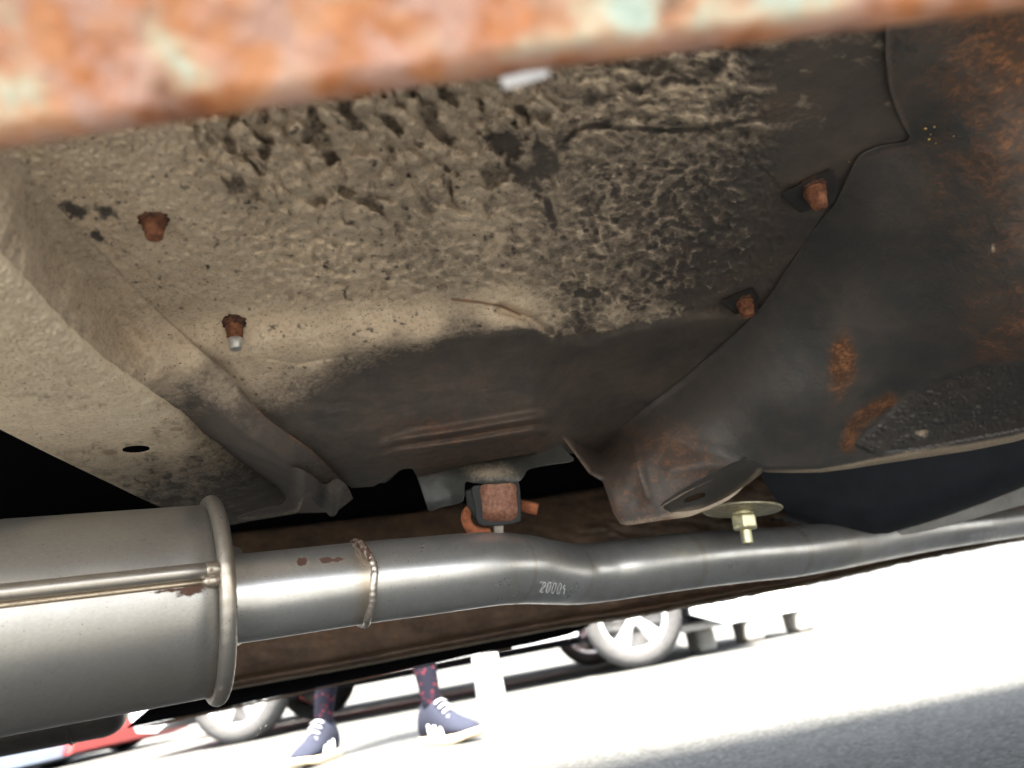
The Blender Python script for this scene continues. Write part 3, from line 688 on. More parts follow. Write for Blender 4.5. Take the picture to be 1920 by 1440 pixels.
# weld bead
def ring(name, c, ax, R0, r0, mats, parent, seg=140, sub=10, noise_a=.2, attrs=None, wob=0.0):
    ax = np.asarray(ax) / np.linalg.norm(ax); s = np.cross(ax, (0, 0, 1)); s /= np.linalg.norm(s); u = np.cross(s, ax)
    V = []
    for k in range(seg):
        a = 2 * math.pi * k / seg; rad = math.cos(a) * s + math.sin(a) * u
        rr = r0 * (1 + noise_a * math.sin(k * 1.9) + noise_a * (rng.random() - .5)); sh = wob * (math.sin(3 * a + 1) + .5 * math.sin(7 * a))
        for q in range(sub):
            b_ = 2 * math.pi * q / sub
            V.append(c + ax * (math.sin(b_) * rr + sh) + rad * (R0 + math.cos(b_) * rr))
    Fs = [(k * sub + q, k * sub + (q + 1) % sub, ((k + 1) % seg) * sub + (q + 1) % sub, ((k + 1) % seg) * sub + q) for k in range(seg) for q in range(sub)]
    V = np.array(V)
    return mk(name, V, Fs, mats, parent, True, attrs(V) if attrs else None)
def weld_attr(V):
    px, py = proj(V); return {"tint": .25 + .3 * fbm(px / 10, py / 10, 3), "stain": .55 * (1 - ss(1030, 1075, py)) + .5 * (fbm(px / 5, py / 7, 9) > .62)}
i = int(np.argmin(abs(PC[:, 0] - 678)))
ring("weld_bead", pipe_w[i], pipe_w[i + 1] - pipe_w[i - 1], pipe_r[i] * 1.0, .0027, M_pipe, PO, 150, 10, .055, weld_attr, .0012)

# stamped characters: raised bright strokes that follow the tube
def on_pipe(px, py, lift=.0003):
    """point on the near wall of the tube under a pixel"""
    r = ray(px, py); best = None
    i = int(np.argmin(abs(PC[:, 0] - px))); i = max(1, min(len(PC) - 2, i))
    ax = pipe_w[i + 1] - pipe_w[i - 1]; ax /= np.linalg.norm(ax)
    q = pipe_w[i] - CAM; rp = r - ax * r.dot(ax); qp = q - ax * q.dot(ax)
    a_ = rp.dot(rp); b_ = -2 * rp.dot(qp); c_ = qp.dot(qp) - (pipe_r[i] + lift) ** 2
    disc = max(b_ * b_ - 4 * a_ * c_, 0); return CAM + r * ((-b_ - math.sqrt(disc)) / (2 * a_))
GLY = {"2": [[(.05, .25), (.35, 0), (.75, .05), (.8, .35), (.1, 1), (.85, 1)]], "0": [[(.3, 0), (.7, 0), (.85, .3), (.85, .7), (.65, 1), (.3, 1), (.1, .7), (.1, .3), (.3, 0)]],
       "9": [[(.8, .1), (.45, 0), (.12, .2), (.15, .45), (.5, .55), (.82, .4), (.8, .1), (.8, .5), (.55, 1)]], "L": [[(.2, 0), (.2, 1), (.85, 1)]]}
M_stamp = simple("fresh_scratch", (.78, .79, .79), .5, .4, .1, 300)
def stamp(text, x0, y0, cw, ch, sl, slope, wpx):
    V = []; Fs = []
    for k, chh in enumerate(text):
        for st in GLY[chh]:
            q = [(x0 + cw * k + .74 * cw * a - sl * ch * b_, y0 + slope * cw * k + ch * b_ + slope * cw * a) for a, b_ in st]
            for (ax, ay), (bx, by) in zip(q[:-1], q[1:]):
                n_ = 3; dx, dy = bx - ax, by - ay; l_ = math.hypot(dx, dy) + 1e-6; nx, ny = -dy / l_ * wpx, dx / l_ * wpx
                for s_ in range(n_):
                    ta, tb = s_ / n_, (s_ + 1) / n_; b0 = len(V)
                    for t_, sg in ((ta, 1), (ta, -1), (tb, -1), (tb, 1)): V.append(on_pipe(ax + dx * t_ + nx * sg, ay + dy * t_ + ny * sg, .00035))
                    for t_, sg in ((ta, 1), (ta, -1), (tb, -1), (tb, 1)): V.append(on_pipe(ax + dx * t_ + nx * sg, ay + dy * t_ + ny * sg, -.0003))
                    Fs += [(b0, b0 + 1, b0 + 2, b0 + 3), (b0, b0 + 4, b0 + 5, b0 + 1), (b0 + 2, b0 + 6, b0 + 7, b0 + 3), (b0 + 1, b0 + 5, b0 + 6, b0 + 2), (b0 + 3, b0 + 7, b0 + 4, b0)]
    return mk("stamped_digits", V, Fs, M_stamp, PO, False)
stamp("20009L", 1018, 1091, 9.9, 19, .30, .10, .95)
stamp("20009L", 1822, 1003, 12.5, 13, .30, -.14, .85)

# muffler
m0 = Pd(0.0, 1172.0, .445); m1 = Pd(386.0, 1123.0, .500); md = (m1 - m0) / np.linalg.norm(m1 - m0)
MR = 175 / F * .5
mpts = [m1 - md * s for s in np.linspace(.62, 0.0, 40)]
def muff_attr(V):
    px, py = proj(V)
    s = 1.0 * gs(px, py, 372, 1110, 24, 9, -10) + .62 * gs(px, py, 330, 1106, 75, 5, -7) + .30 * gs(px, py, 120, 1285, 140, 30, -8) + .30 * gs(px, py, 385, 1225, 30, 10) + .25 * np.exp(-((px - 425) / 10) ** 2)
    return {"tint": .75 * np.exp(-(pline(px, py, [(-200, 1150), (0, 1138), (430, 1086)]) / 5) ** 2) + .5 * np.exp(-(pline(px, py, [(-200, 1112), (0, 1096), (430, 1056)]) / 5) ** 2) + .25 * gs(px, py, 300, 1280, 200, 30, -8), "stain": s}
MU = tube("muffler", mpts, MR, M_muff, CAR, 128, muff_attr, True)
tag(MU, "long dull steel muffler can with a rolled end")
def rim_attr(V):
    px, py = proj(V); return {"tint": .12 + .5 * gs(px, py, 440, 1070, 30, 60) + .25 * gs(px, py, 400, 1310, 40, 20), "stain": .36 * gs(px, py, 462, 1060, 6, 30) + .45 * (fbm(px / 4, py / 5, 3) > .66)}
ring("rolled_rim", m1 + md * .004, md, MR + .0010, .0050, M_muff, MU, 160, 14, .02, rim_attr)
lathe("end_cap", [(0, MR * .995), (.003, MR * .97), (.006, MR * .8), (.012, MR * .55), (.018, MR * .5)], M_muff, MU, m1 + md * .004, md, 64, lambda V: {"tint": np.full(len(V), .2), "stain": np.full(len(V), .1)})
# lock seam: a rolled bead and a flat fold along the can, at the height the camera sees it
def on_muff(px, py, lift):
    r = ray(px, py); q = m1 - CAM; rp = r - md * r.dot(md); qp = q - md * q.dot(md)
    a_ = rp.dot(rp); b_ = -2 * rp.dot(qp); c_ = qp.dot(qp) - (MR + lift) ** 2
    return CAM + r * ((-b_ - math.sqrt(max(b_ * b_ - 4 * a_ * c_, 0))) / (2 * a_))
pa = on_muff(425, 1066, .0); pb = on_muff(427, 1086, .0)
sa = pa - md * (pa - m1).dot(md) ; sb = pb - md * (pb - m1).dot(md)
base_at = lambda V: {"tint": .35 + .3 * fbm(V[:, 0] * 200, V[:, 1] * 200, 3), "stain": .25 + .2 * fbm(V[:, 0] * 120, V[:, 1] * 120, 5)}
tube("seam_bead", [sa - md * s for s in np.linspace(.62, .001, 30)], .0050, M_muff, MU, 16, lambda V: {"tint": np.full(len(V), .22), "stain": .12 + 0 * V[:, 0]}, True)
tube("seam_edge", [sb - md * s for s in np.linspace(.62, .001, 30)], .0016, M_muff, MU, 12, lambda V: {"tint": np.full(len(V), .8), "stain": .3 + .1 * fbm(V[:, 0] * 90, V[:, 1] * 90, 3)}, True)
lathe("weld_blob", [(-.006, .0016), (-.003, .0038), (.001, .0045), (.004, .003)], M_muff, MU, sb - md * .004, md, 12, base_at)
lathe("weld_blob", [(-.008, .002), (-.003, .0052), (.003, .0055), (.006, .003)], M_muff, MU, sa - md * .004, md, 12, base_at)

# second, older muffler lower on the far side
o0 = Pd(-260.0, 1398.0, .80); o1 = Pd(192.0, 1319.0, .88); od = (o1 - o0) / np.linalg.norm(o1 - o0); OR = 60 / F * .88
prof = [o0 + (o1 - o0) * t for t in np.linspace(0, 1, 24)] + [o1 + od * OR * .75 * math.sin(a) for a in np.linspace(.1, 1.5, 9)]
prad = [OR] * 24 + [OR * (math.cos(a) ** .6) for a in np.linspace(.1, 1.5, 9)]
OM = tube("old_muffler", prof, prad, M_oldmuff, CAR, 64, lambda V: {"tint": np.full(len(V), .1), "stain": .2 * fbm(V[:, 0] * 50, V[:, 2] * 50, 3)}, True)
tag(OM, "dark round ended muffler half hidden below the steel one")
q = o1 - od * .03; ring("band_seam", q, od, OR, .0022, M_oldmuff, OM, 80, 8, .02, lambda V: {"tint": np.full(len(V), .1), "stain": np.zeros(len(V))})

# ---- rubber hanger
def plate_box(name, poly, depth, thick, mats, parent, bev=.002):
    poly = np.asarray(poly, float); n_ = len(poly); dd = np.broadcast_to(np.asarray(depth, float), (n_,))
    V = np.vstack([Pd(poly[:, 0], poly[:, 1], dd), Pd(poly[:, 0], poly[:, 1], dd + thick)])
    fs = [tuple(range(n_ - 1, -1, -1)), tuple(range(n_, 2 * n_))] + [(k, (k + 1) % n_, n_ + (k + 1) % n_, n_ + k) for k in range(n_)]
    o = mk(name, V, fs, mats, parent, False)
    if bev: bevel(o, bev, 3)
    return o
HG = plate_box("rubber_hanger", catmull([(884, 915), (905, 909), (955, 905), (972, 904), (976, 930), (977, 970), (972, 979), (940, 985), (905, 986), (894, 975), (890, 945)], 3, True), .602, .028, M_rubber, CAR, .003)
tag(HG, "black rubber exhaust hanger wrapped by a rusty strap")
sp = [(901, 912), (930, 908), (965, 907), (969, 930), (971, 965), (968, 975), (950, 980), (915, 984), (906, 978), (904, 950)]
def strap_depth(px, py):
    t = np.clip((py - 955) / 28, 0, 1); return .594 + .012 * t * t + .006 * np.abs((px - 936) / 34) ** 4
sheet("rusty_strap", catmull(sp, 4, True), strap_depth, M_strap, HG, 1.6, (), .010)
plate_box("strap_side", [(872, 918), (893, 914), (898, 940), (902, 975), (890, 978), (876, 950)], .612, .02, M_rubber, HG, .003)
hk = catmull([(886, 950, .62), (876, 962, .615), (874, 975, .61), (882, 990, .607), (898, 998, .607), (915, 997, .612)], 8)
tube("hook", Pd(hk[:, 0], hk[:, 1], hk[:, 2]), .0042, M_hook, HG, 16, None, True)
hk = np.array([(975, 948, .618), (990, 951, .617), (1008, 955, .616)], float)
tube("hook", Pd(hk[:, 0], hk[:, 1], hk[:, 2]), .0048, M_hook, HG, 16, None, True)
plate_box("hanger_tab", [(925, 982), (945, 980), (944, 1004), (926, 1004)], .606, .004, simple("dull_steel_tab", (.28, .25, .22), .5, .6, .2, 120), HG, .001)

# ---- zinc washer and nut
wc = Pd(1392.0, 956.0, .72); wu = np.array([0, 0, -1.0])
WS = lathe("washer", [(-.0012, .0360 * .3), (-.0012, .0355), (0, .0365), (.0012, .0355), (.0016, .03), (.0024, .012)], M_zincdull, CAR, wc, wu - .17 * L + .03 * -A, 48)
tag(WS, "large dull yellow zinc washer with a hex nut on a stud")
nu = (wu - .12 * L); nu /= np.linalg.norm(nu)
hx = lathe("nut", [(.004, .0105), (.006, .0122), (.0165, .0122), (.0185, .0105)], M_zinc, WS, wc, nu, 6)
for p in hx.data.polygons: p.use_smooth = False
bevel(hx, .001, 2)
lathe("spring_washer", [(.0015, .0095), (.002, .0100), (.0038, .0100), (.0043, .0095)], M_zinc, WS, wc, nu, 24)
thr = [(.0185 + .0012 * k / 2, .0056 if k % 2 else .0048) for k in range(20)]
lathe("stud", thr + [(.0315, .0040)], M_zinc, WS, wc, nu, 20)

# ---- plugs that stick out of the floor
def plug(px, py, dpt, rad, length, taper, mats, tip=None, plate=None, lab=None, tilt=(0, 0)):
    base = Pd(float(px), float(py), dpt); ax = np.array([tilt[0], tilt[1], -1.0])
    n_ = 7; th = []
    for k in range(n_):
        r_ = rad * (1 - (1 - taper) * .55 * k / n_)
        th += [(length * .62 * k / n_, r_ * 1.06), (length * .62 * (k + .55) / n_, r_ * .86)]
    th += [(length * .64, rad * (1 - (1 - taper) * .62)), (length * .97, rad * taper), (length, rad * taper * .86), (length * .985, rad * taper * .5)]
    pl = lathe("threaded_plug", [(-.006, rad)] + th, mats, CAR, base, ax, 28, None, lambda k, a: .03 * np.sin(a * 3 + k) + .02 * np.sin(a * 7 + 2 * k))
    if lab: tag(pl, lab)
    lathe("rust_collar", [(-.004, rad * 1.1), (-.0005, rad * 1.28), (.0012, rad * 1.18), (.002, rad)], M_rustd, pl, base, ax, 30, None, lambda k, a: .10 * np.sin(a * 9 + k) + .07 * np.sin(a * 17))
    if tip:
        l0 = length * .60
        lathe("bare_tip", [(l0, rad * .74), (l0 + .001, rad * .80), (length * .98, rad * taper * 1.05), (length * 1.02, rad * taper * .9), (length * 1.0, rad * taper * .55)], tip, pl, base, ax, 28)
    return pl
M_rustd = rust_mat("dark_flaky_rust", (.02, .010, .008), (.07, .028, .016), (.16, .07, .035), 300)
M_tip = simple("bare_zinc_tip", (.55, .54, .52), .42, .7, .3, 200, .3)
fd_ = lambda x, y: float(floor_depth(np.array([float(x)]), np.array([float(y)]))[0])
plug(288, 411, fd_(288, 411), .0054, .0105, .70, M_rust, None, None, "stubby red rusted plug in the tan dirt")
plug(439, 606, fd_(439, 606), .0055, .0172, .60, M_rust, M_tip, None, "rusted plug with a bare silver tip")
def back_plate(poly, lab):
    poly = np.asarray(poly, float); d_ = np.array([fd_(x, y) for x, y in poly]); d_ = np.full(len(poly), d_.min()) * .35 + d_ * .65 - .004
    return tag(plate_box("backing_plate", poly, d_, .004, M_panel_flat, CAR, .001), lab)
M_panel_flat = simple("black_backing_steel", (.03, .028, .027), .6, .2, .3, 60, .2)
back_plate([(1462, 365), (1558, 316), (1574, 342), (1565, 380), (1500, 400)], "square black plate around the upper plug")
back_plate([(1350, 566), (1412, 538), (1425, 560), (1405, 580), (1380, 590)], "small black plate around the lower plug")
plug(1524, 350, fd_(1524, 350) - .006, .0066, .0145, .62, M_rust, None, None, "thick orange rusted plug beside the seam", (.0, -.06))
plug(1394, 562, fd_(1394, 562) - .006, .0070, .0142, .66, M_rust, None, None, "small orange rusted plug at the end of the seam", (.0, -.06))

# ---- far sill behind the exhaust
SILLTOP = [(-450, 1108), (300, 1016), (440, 998), (626, 977), (772, 962), (867, 944), (1005, 934), (1140, 911), (1400, 880), (2060, 800), (2500, 745)]
SILLBOT = [(-450, 1466), (300, 1320), (455, 1290), (640, 1257), (800, 1226), (960, 1196), (1060, 1177), (1180, 1160), (1290, 1140), (1400, 1120), (1500, 1101), (1560, 1088), (1690, 1058), (1800, 1036), (1920, 1013), (2060, 985), (2500, 898)]
def sill_depth(px, py):
    d = da(px, py, 1.25 + 0 * px); top = lerp_line(px, SILLTOP); bot = lerp_line(px, SILLBOT); t = (py - top) / (bot - top)
    d = d - .06 * np.sin(np.clip(t, 0, 1) * math.pi) ** .7 + .02 * np.exp(-((bot - py - 14) / 7) ** 2) - .03 * np.exp(-((bot - py - 3) / 5) ** 2)
    rag = ss(900, 1300, px)
    return d - .018 * rag * (fbm(px / 26, py / 9, 3) - .5) - .006 * (fbm(px / 60, py / 20, 7) - .5)
rag_b = []
for x in np.arange(-450, 2501, 6.0):
    rag_b.append((x, lerp_line(x, SILLBOT) + (5.0 * (fbm(np.array([x / 11.0]), np.array([3.3]), 4)[0] - .5) * (1 if x > 1050 else .2))))
def sill_attr(px, py, V):
    bot = lerp_line(px, SILLBOT); top = lerp_line(px, SILLTOP); e = bot - py
    d = .75 * np.exp(-((e - 2) / 5) ** 2) + .35 * ss(1100, 1300, px) * np.exp(-((e - 10) / 8) ** 2) + .28 * ss(900, 1100, px) * (fbm(px / 24, py / 7, 9) > .55) * ss(60, 20, e)
    r = .36 * np.exp(-((e - 90) / 50) ** 2) + .12 + .15 * ss(1000, 1200, px) * ss(90, 30, e)
    return {"dirt": d, "rust": r}
M_rail = underbody("brown_rusty_rail", tar=(.085, .060, .045), brown=(.22, .142, .095), tan=(.26, .22, .17), tan2=(.34, .30, .24), tan3=(.14, .11, .08), fine=120, bstr=.4, trough=.5)
FSO = sheet("far_sill", SILLTOP + rag_b[::-1], sill_depth, M_rail, CAR, 3.2, (), .006, sill_attr)
tag(FSO, "brown rusty sill on the far side behind the pipe")
BAND = [(235, 1366), (300, 1310), (455, 1276), (640, 1244), (800, 1214), (960, 1184), (1060, 1168), (1110, 1172), (1066, 1190), (1000, 1206), (880, 1229), (760, 1254), (640, 1279), (500, 1310), (360, 1340)]
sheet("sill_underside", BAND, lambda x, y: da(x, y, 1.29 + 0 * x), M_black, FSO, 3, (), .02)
SP = [(240, 1366), (300, 1353), (400, 1331), (500, 1311), (640, 1280), (760, 1255), (880, 1230), (960, 1213), (960, 1216), (880, 1233), (760, 1258), (640, 1284), (500, 1316), (400, 1337), (300, 1360)]
sheet("sill_flange", SP, lambda x, y: da(x, y, 1.305 + 0 * x), M_rail, FSO, 3, (), .01, lambda x, y, V: {"dirt": .25 + 0 * x, "rust": .2 + 0 * x})

# ---- near sill, right in front of the lens
NEAR = [(-1100, 425), (-420, 340), (-100, 297), (0, 281), (250, 242), (500, 205), (750, 169), (1000, 132), (1250, 101), (1500, 71), (1700, 45), (1920, 16), (2340, -40), (3000, -120)]
def near_depth(px, py):
    e = lerp_line(px, NEAR) - py
    t = np.clip(1 - e / 60, 0, 1)
    d = .140 - .00005 * e + .006 * (1 - np.sqrt(np.maximum(1 - t * t, 0)))
    return d - .0012 * (fbm(px / 70, py / 70, 3) - .5)
nb = [(x, lerp_line(x, NEAR) + 7 * (fbm(np.array([x / 60.0]), np.array([1.3]), 4)[0] - .5)) for x in np.arange(-1100, 3001, 12.0)]
NS = sheet("near_sill", [(-1100, -560), (3000, -560)] + nb[::-1], near_depth, M_sill, CAR, 6, (), .012, lambda x, y, V: {"edge": 1 - ss(15, 60, lerp_line(x, NEAR) - y)})
tag(NS, "rusty sill edge with flakes of mint and cream paint, out of focus")
plate_box("paint_flake", [(938, 146), (980, 136), (1026, 130), (1030, 142), (985, 156), (946, 168)], .160, .0015, M_white, NS, 0)

# ---- body shell over it all
def prism(name, prof, a0, a1, mats, parent, tum=0.0):
    """side profile in (l, z), from a0 to a1 across"""
    n_ = len(prof); zs = [p[1] for p in prof]; z0, z1 = min(zs), max(zs)
    V = []
    for a_, sg in ((a0, 1), (a1, -1)):
        for l_, z_ in prof: V.append(W(l_, a_ + sg * tum * max(0, (z_ - z0) / (z1 - z0)), z_))
    fs = [tuple(range(n_ - 1, -1, -1)), tuple(range(n_, 2 * n_))] + [(k, (k + 1) % n_, n_ + (k + 1) % n_, n_ + k) for k in range(n_)]
    return mk(name, V, fs, mats, parent, False)
def open_box(name, l0, l1, a0, a1, z0, z1, mats, parent):
    c8 = [W(l0, a0, z0), W(l1, a0, z0), W(l1, a1, z0), W(l0, a1, z0), W(l0, a0, z1), W(l1, a0, z1), W(l1, a1, z1), W(l0, a1, z1)]
    return mk(name, c8, [(4, 5, 6, 7), (0, 1, 5, 4), (1, 2, 6, 5), (2, 3, 7, 6), (3, 0, 4, 7)], mats, parent, False)
open_box("dark_liner", -1.75, 2.6, .20, 1.38, .485, .595, M_black, CAR)  # added black liner that keeps bounce light out of the hollow shell
open_box("light_blocker", -1.75, 2.6, 1.31, 1.365, .36, .56, M_black, CAR)  # added black wall that blocks light through the gap above the far sill
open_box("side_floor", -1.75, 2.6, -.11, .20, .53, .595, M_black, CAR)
B = bevel(prism("body_shell", [(-1.9, .60), (-1.95, .70), (-1.85, .80), (-1.2, .83), (1.2, .83), (2.6, .78), (2.75, .70), (2.72, .60)], -.15, 1.46, M_mint, CAR, .04), .05, 3)
prism("door_skin", [(-1.0, .54), (-1.0, .605), (1.75, .605), (1.75, .54)], 1.435, 1.458, M_mint, CAR)
prism("door_skin", [(-1.0, .54), (-1.0, .605), (1.75, .605), (1.75, .54)], -.145, -.12, M_mint, CAR)
G_ = bevel(prism("cabin", [(-1.5, .82), (-1.1, 1.30), (.35, 1.32), (1.15, .82)], -.10, 1.40, M_mint, CAR, .14), .04, 3)
for a_ in (-.11, 1.41):
    sg = 1 if a_ < .5 else -1
    q = [(-1.25, .88), (-1.0, 1.22), (-.4, 1.24), (-.4, .88)], [(-.33, .88), (-.33, 1.24), (.3, 1.24), (.85, .88)]
    for poly in q:
        V = [W(l_, a_ + sg * (.14 * (z_ - .82) / .5 + .004), z_) for l_, z_ in poly]; V += [v + A * sg * .01 for v in V]
        mk("window", V, [(0, 1, 2, 3), (7, 6, 5, 4), (0, 4, 5, 1), (1, 5, 6, 2), (2, 6, 7, 3), (3, 7, 4, 0)], M_glass, G_, False)

# ------------------------------------------------------------------ wheels and other cars
def wheel_mesh(spokes=5):
    """local: axis along y, centre at origin, outer face towards -y; returns tyre and rim data"""
    prof_t = [(.085, .20), (.10, .225), (.105, .27), (.09, .305), (.05, .315), (-.05, .315), (-.09, .305), (-.105, .27), (-.10, .225), (-.085, .20)]
    seg = 40; V = []; Fs = []
    for k in range(seg):
        a = 2 * math.pi * k / seg
        for y, r in prof_t: V.append((r * math.cos(a), y, r * math.sin(a)))
    n_ = len(prof_t)
    for k in range(seg):
        for j in range(n_ - 1): Fs.append((k * n_ + j, k * n_ + j + 1, ((k + 1) % seg) * n_ + j + 1, ((k + 1) % seg) * n_ + j))
    RV = []; RF = []
    pr = [(-.092, .222), (-.098, .212), (-.085, .195), (.06, .19)]
    for k in range(seg):
        a = 2 * math.pi * k / seg
        for y, r in pr: RV.append((r * math.cos(a), y, r * math.sin(a)))
    m_ = len(pr)
    for k in range(seg):
        for j in range(m_ - 1): RF.append((k * m_ + j, k * m_ + j + 1, ((k + 1) % seg) * m_ + j + 1, ((k + 1) % seg) * m_ + j))
    def box(a, r0, r1, w0, w1, y0, y1):
        b0 = len(RV); c_, s_ = math.cos(a), math.sin(a)
        for r, w in ((r0, w0), (r1, w1)):
            for y in (y0, y1):
                for sg in (-1, 1): RV.append((r * c_ - sg * w * s_, y, r * s_ + sg * w * c_))
        RF.extend([(b0, b0 + 1, b0 + 5, b0 + 4), (b0 + 2, b0 + 6, b0 + 7, b0 + 3), (b0, b0 + 4, b0 + 6, b0 + 2), (b0 + 1, b0 + 3, b0 + 7, b0 + 5), (b0 + 4, b0 + 5, b0 + 7, b0 + 6)])
    for k in range(spokes):
        a = 2 * math.pi * (k + .3) / spokes
        for da_ in (-.16, .16): box(a + da_, .03, .20, .016, .020, -.085, -.055)
    b0 = len(RV)
    for y, r in ((-.09, .035), (-.08, .055), (-.05, .055)):
        for k in range(16): RV.append((r * math.cos(2 * math.pi * k / 16), y, r * math.sin(2 * math.pi * k / 16)))
    for j in range(2):
        for k in range(16): RF.append((b0 + j * 16 + k, b0 + j * 16 + (k + 1) % 16, b0 + (j + 1) * 16 + (k + 1) % 16, b0 + (j + 1) * 16 + k))
    RF.append(tuple(b0 + k for k in range(16)))
    return (V, Fs), (RV, RF)
TY, RM = wheel_mesh(5)
def mesh_only(name, vf, m_):
    me = bpy.data.meshes.new(name); me.from_pydata(vf[0], [], vf[1]); me.materials.append(m_)
    for p in me.polygons: p.use_smooth = True
    return me
ME_T = mesh_only("tyre", TY, M_tyre); ME_R = mesh_only("rim", RM, M_alloy)
def disc_mesh():
    V = []; Fs = []; seg = 32
    for y, r in ((.02, .19), (.02, .02)):
        for k in range(seg): V.append((r * math.cos(2 * math.pi * k / seg), y, r * math.sin(2 * math.pi * k / seg)))
    for k in range(seg): Fs.append((k, (k + 1) % seg, seg + (k + 1) % seg, seg + k))
    return V, Fs
ME_D = mesh_only("brake_disc", disc_mesh(), simple("brake_iron", (.25, .24, .23), .5, .7))
def add_wheel(parent, loc, flip=False, rad=.315):
    w = bpy.data.objects.new("wheel", ME_T); col.objects.link(w); w.parent = parent; w.location = loc
    w.rotation_euler = (0, 0, math.pi if flip else 0); s = rad / .315; w.scale = (s, s, s)
    for nm, me in (("rim", ME_R), ("brake_disc", ME_D)):
        r = bpy.data.objects.new(nm, me); col.objects.link(r); r.parent = w
    return w
for l_, a_, fl in ((-1.25, -.02, False), (1.95, -.02, False), (-1.25, 1.33, True), (1.95, 1.33, True)):
    w = add_wheel(CAR, Vector(W(l_, a_, .315)) - CAR.location, fl); w.rotation_euler[2] += math.atan2(L[1], L[0])

def parked(name, label, cat, c0, c1, paint, sill=.16, w=1.7, over=(.75, .8), group=None, height=1.45, bumper=None):
    """a car whose near wheels touch the ground at c0 and c1 (world points); local x from c0 to c1, y away from the camera"""
    c0 = np.asarray(c0, float); c1 = np.asarray(c1, float); d = c1 - c0; wb = np.linalg.norm(d[:2]); rz = math.atan2(d[1], d[0])
    t = empty(name, (c0[0], c0[1], 0), rz); tag(t, label, cat, group)
    x0, x1 = -over[0], wb + over[1]
    # lower body with wheel arches cut as polygon notches
    pr = [(x0, sill + .12), (x0 + .05, sill + .02), (x0 + .18, sill)]
    def arch(cx): return [(cx + .37 * math.cos(a), max(sill, .33 + .37 * math.sin(a))) for a in np.linspace(math.pi * 1.06, -math.pi * .06, 14)]
    pr += arch(0) + arch(wb) + [(x1 - .2, sill), (x1 - .04, sill + .03), (x1, sill + .14), (x1 - .02, .62), (x1 - .25, .78), (wb - .55, .92), (.15, .95), (x0 + .1, .86), (x0, .6)]
    V = [(x, y, z) for y in (-.06, w - .06) for x, z in pr]; n_ = len(pr)
    me = bpy.data.meshes.new("body"); bm = bmesh.new(); vs = [bm.verts.new(v) for v in V]
    bm.faces.new(vs[:n_]); bm.faces.new(vs[n_:][::-1])
    for k in range(n_): bm.faces.new((vs[k], vs[n_ + k], vs[n_ + (k + 1) % n_], vs[(k + 1) % n_]))
    bmesh.ops.recalc_face_normals(bm, faces=bm.faces); bmesh.ops.triangulate(bm, faces=[f for f in bm.faces if len(f.verts) > 4])
    bm.to_mesh(me); bm.free(); me.materials.append(paint)
    bo = bpy.data.objects.new("body", me); col.objects.link(bo); bo.parent = t
    # cabin
    cp = [(.0, .93), (.45, height - .02), (wb * .62, height), (wb - .35, .91)]
    CV = [(x, .0 + (.16 if z > 1.2 else 0), z) for x, z in cp] + [(x, w - .12 - (.16 if z > 1.2 else 0), z) for x, z in cp]
    cf = [(0, 1, 2, 3), (7, 6, 5, 4), (0, 4, 5, 1), (1, 5, 6, 2), (2, 6, 7, 3)]
    cb = mk("cabin", CV, cf, paint, t, False, local=True); bevel(cb, .04, 2)
    wp = [[(.18, .97), (.5, height - .08), (wb * .32, height - .07), (wb * .32, .97)], [(wb * .36, .97), (wb * .36, height - .07), (wb * .6, height - .07), (wb - .55, .97)]]
    for q in wp:
        for y0, sg in ((0, 1), (w - .12, -1)):
            P_ = [(x, y0 + sg * (.16 * (z - .93) / (height - .93) - .012), z) for x, z in q]; P_ += [(x, y + sg * .008, z) for x, y, z in P_]
            mk("window", P_, [(0, 1, 2, 3), (7, 6, 5, 4), (0, 4, 5, 1), (1, 5, 6, 2), (2, 6, 7, 3), (3, 7, 4, 0)], M_glass, cb, False, local=True)
    # underside and axles
    mk("underside", [(x0 + .2, .05, sill + .05), (x1 - .2, .05, sill + .05), (x1 - .2, w - .2, sill + .05), (x0 + .2, w - .2, sill + .05), (x0 + .2, .05, sill + .09), (x1 - .2, .05, sill + .09), (x1 - .2, w - .2, sill + .09), (x0 + .2, w - .2, sill + .09)],
       [(0, 3, 2, 1), (4, 5, 6, 7), (0, 1, 5, 4), (1, 2, 6, 5), (2, 3, 7, 6), (3, 0, 4, 7)], M_black, t, False, local=True)
    for x in (0, wb):
        add_wheel(t, (x, .03, .315)); add_wheel(t, (x, w - .19, .315), True)
    return t
g = lambda x, y: Pz(float(x), float(y), 0.0)
parked("parked_car", "silver car with alloy wheels parked just beyond the person's sneakers", "car", g(455, 1393), g(1206, 1252), M_silver, .16, over=(.72, .78))
def at_dist(px, d):                      # ground point on the pixel column px at forward distance d
    r = ray(float(px), 0.0); r2 = ray(float(px), 1300.0); r = r2.copy()
    t = d / r[1]; return np.array([r[0] * t, d, 0])
parked("parked_car", "red car glimpsed between the silver car's wheels behind it", "car", at_dist(470, 7.4), at_dist(1130, 7.1), M_redp, .17)
parked("parked_car", "pale blue car seen below the dark rounded muffler", "car", at_dist(-750, 6.6), at_dist(-150, 6.3), M_bluep, .05, over=(.7, .72))
parked("parked_car", "red car whose tail shows past the pale blue one", "car", at_dist(-500, 7.5), at_dist(20, 7.1), M_redp, .07, over=(.7, .70))

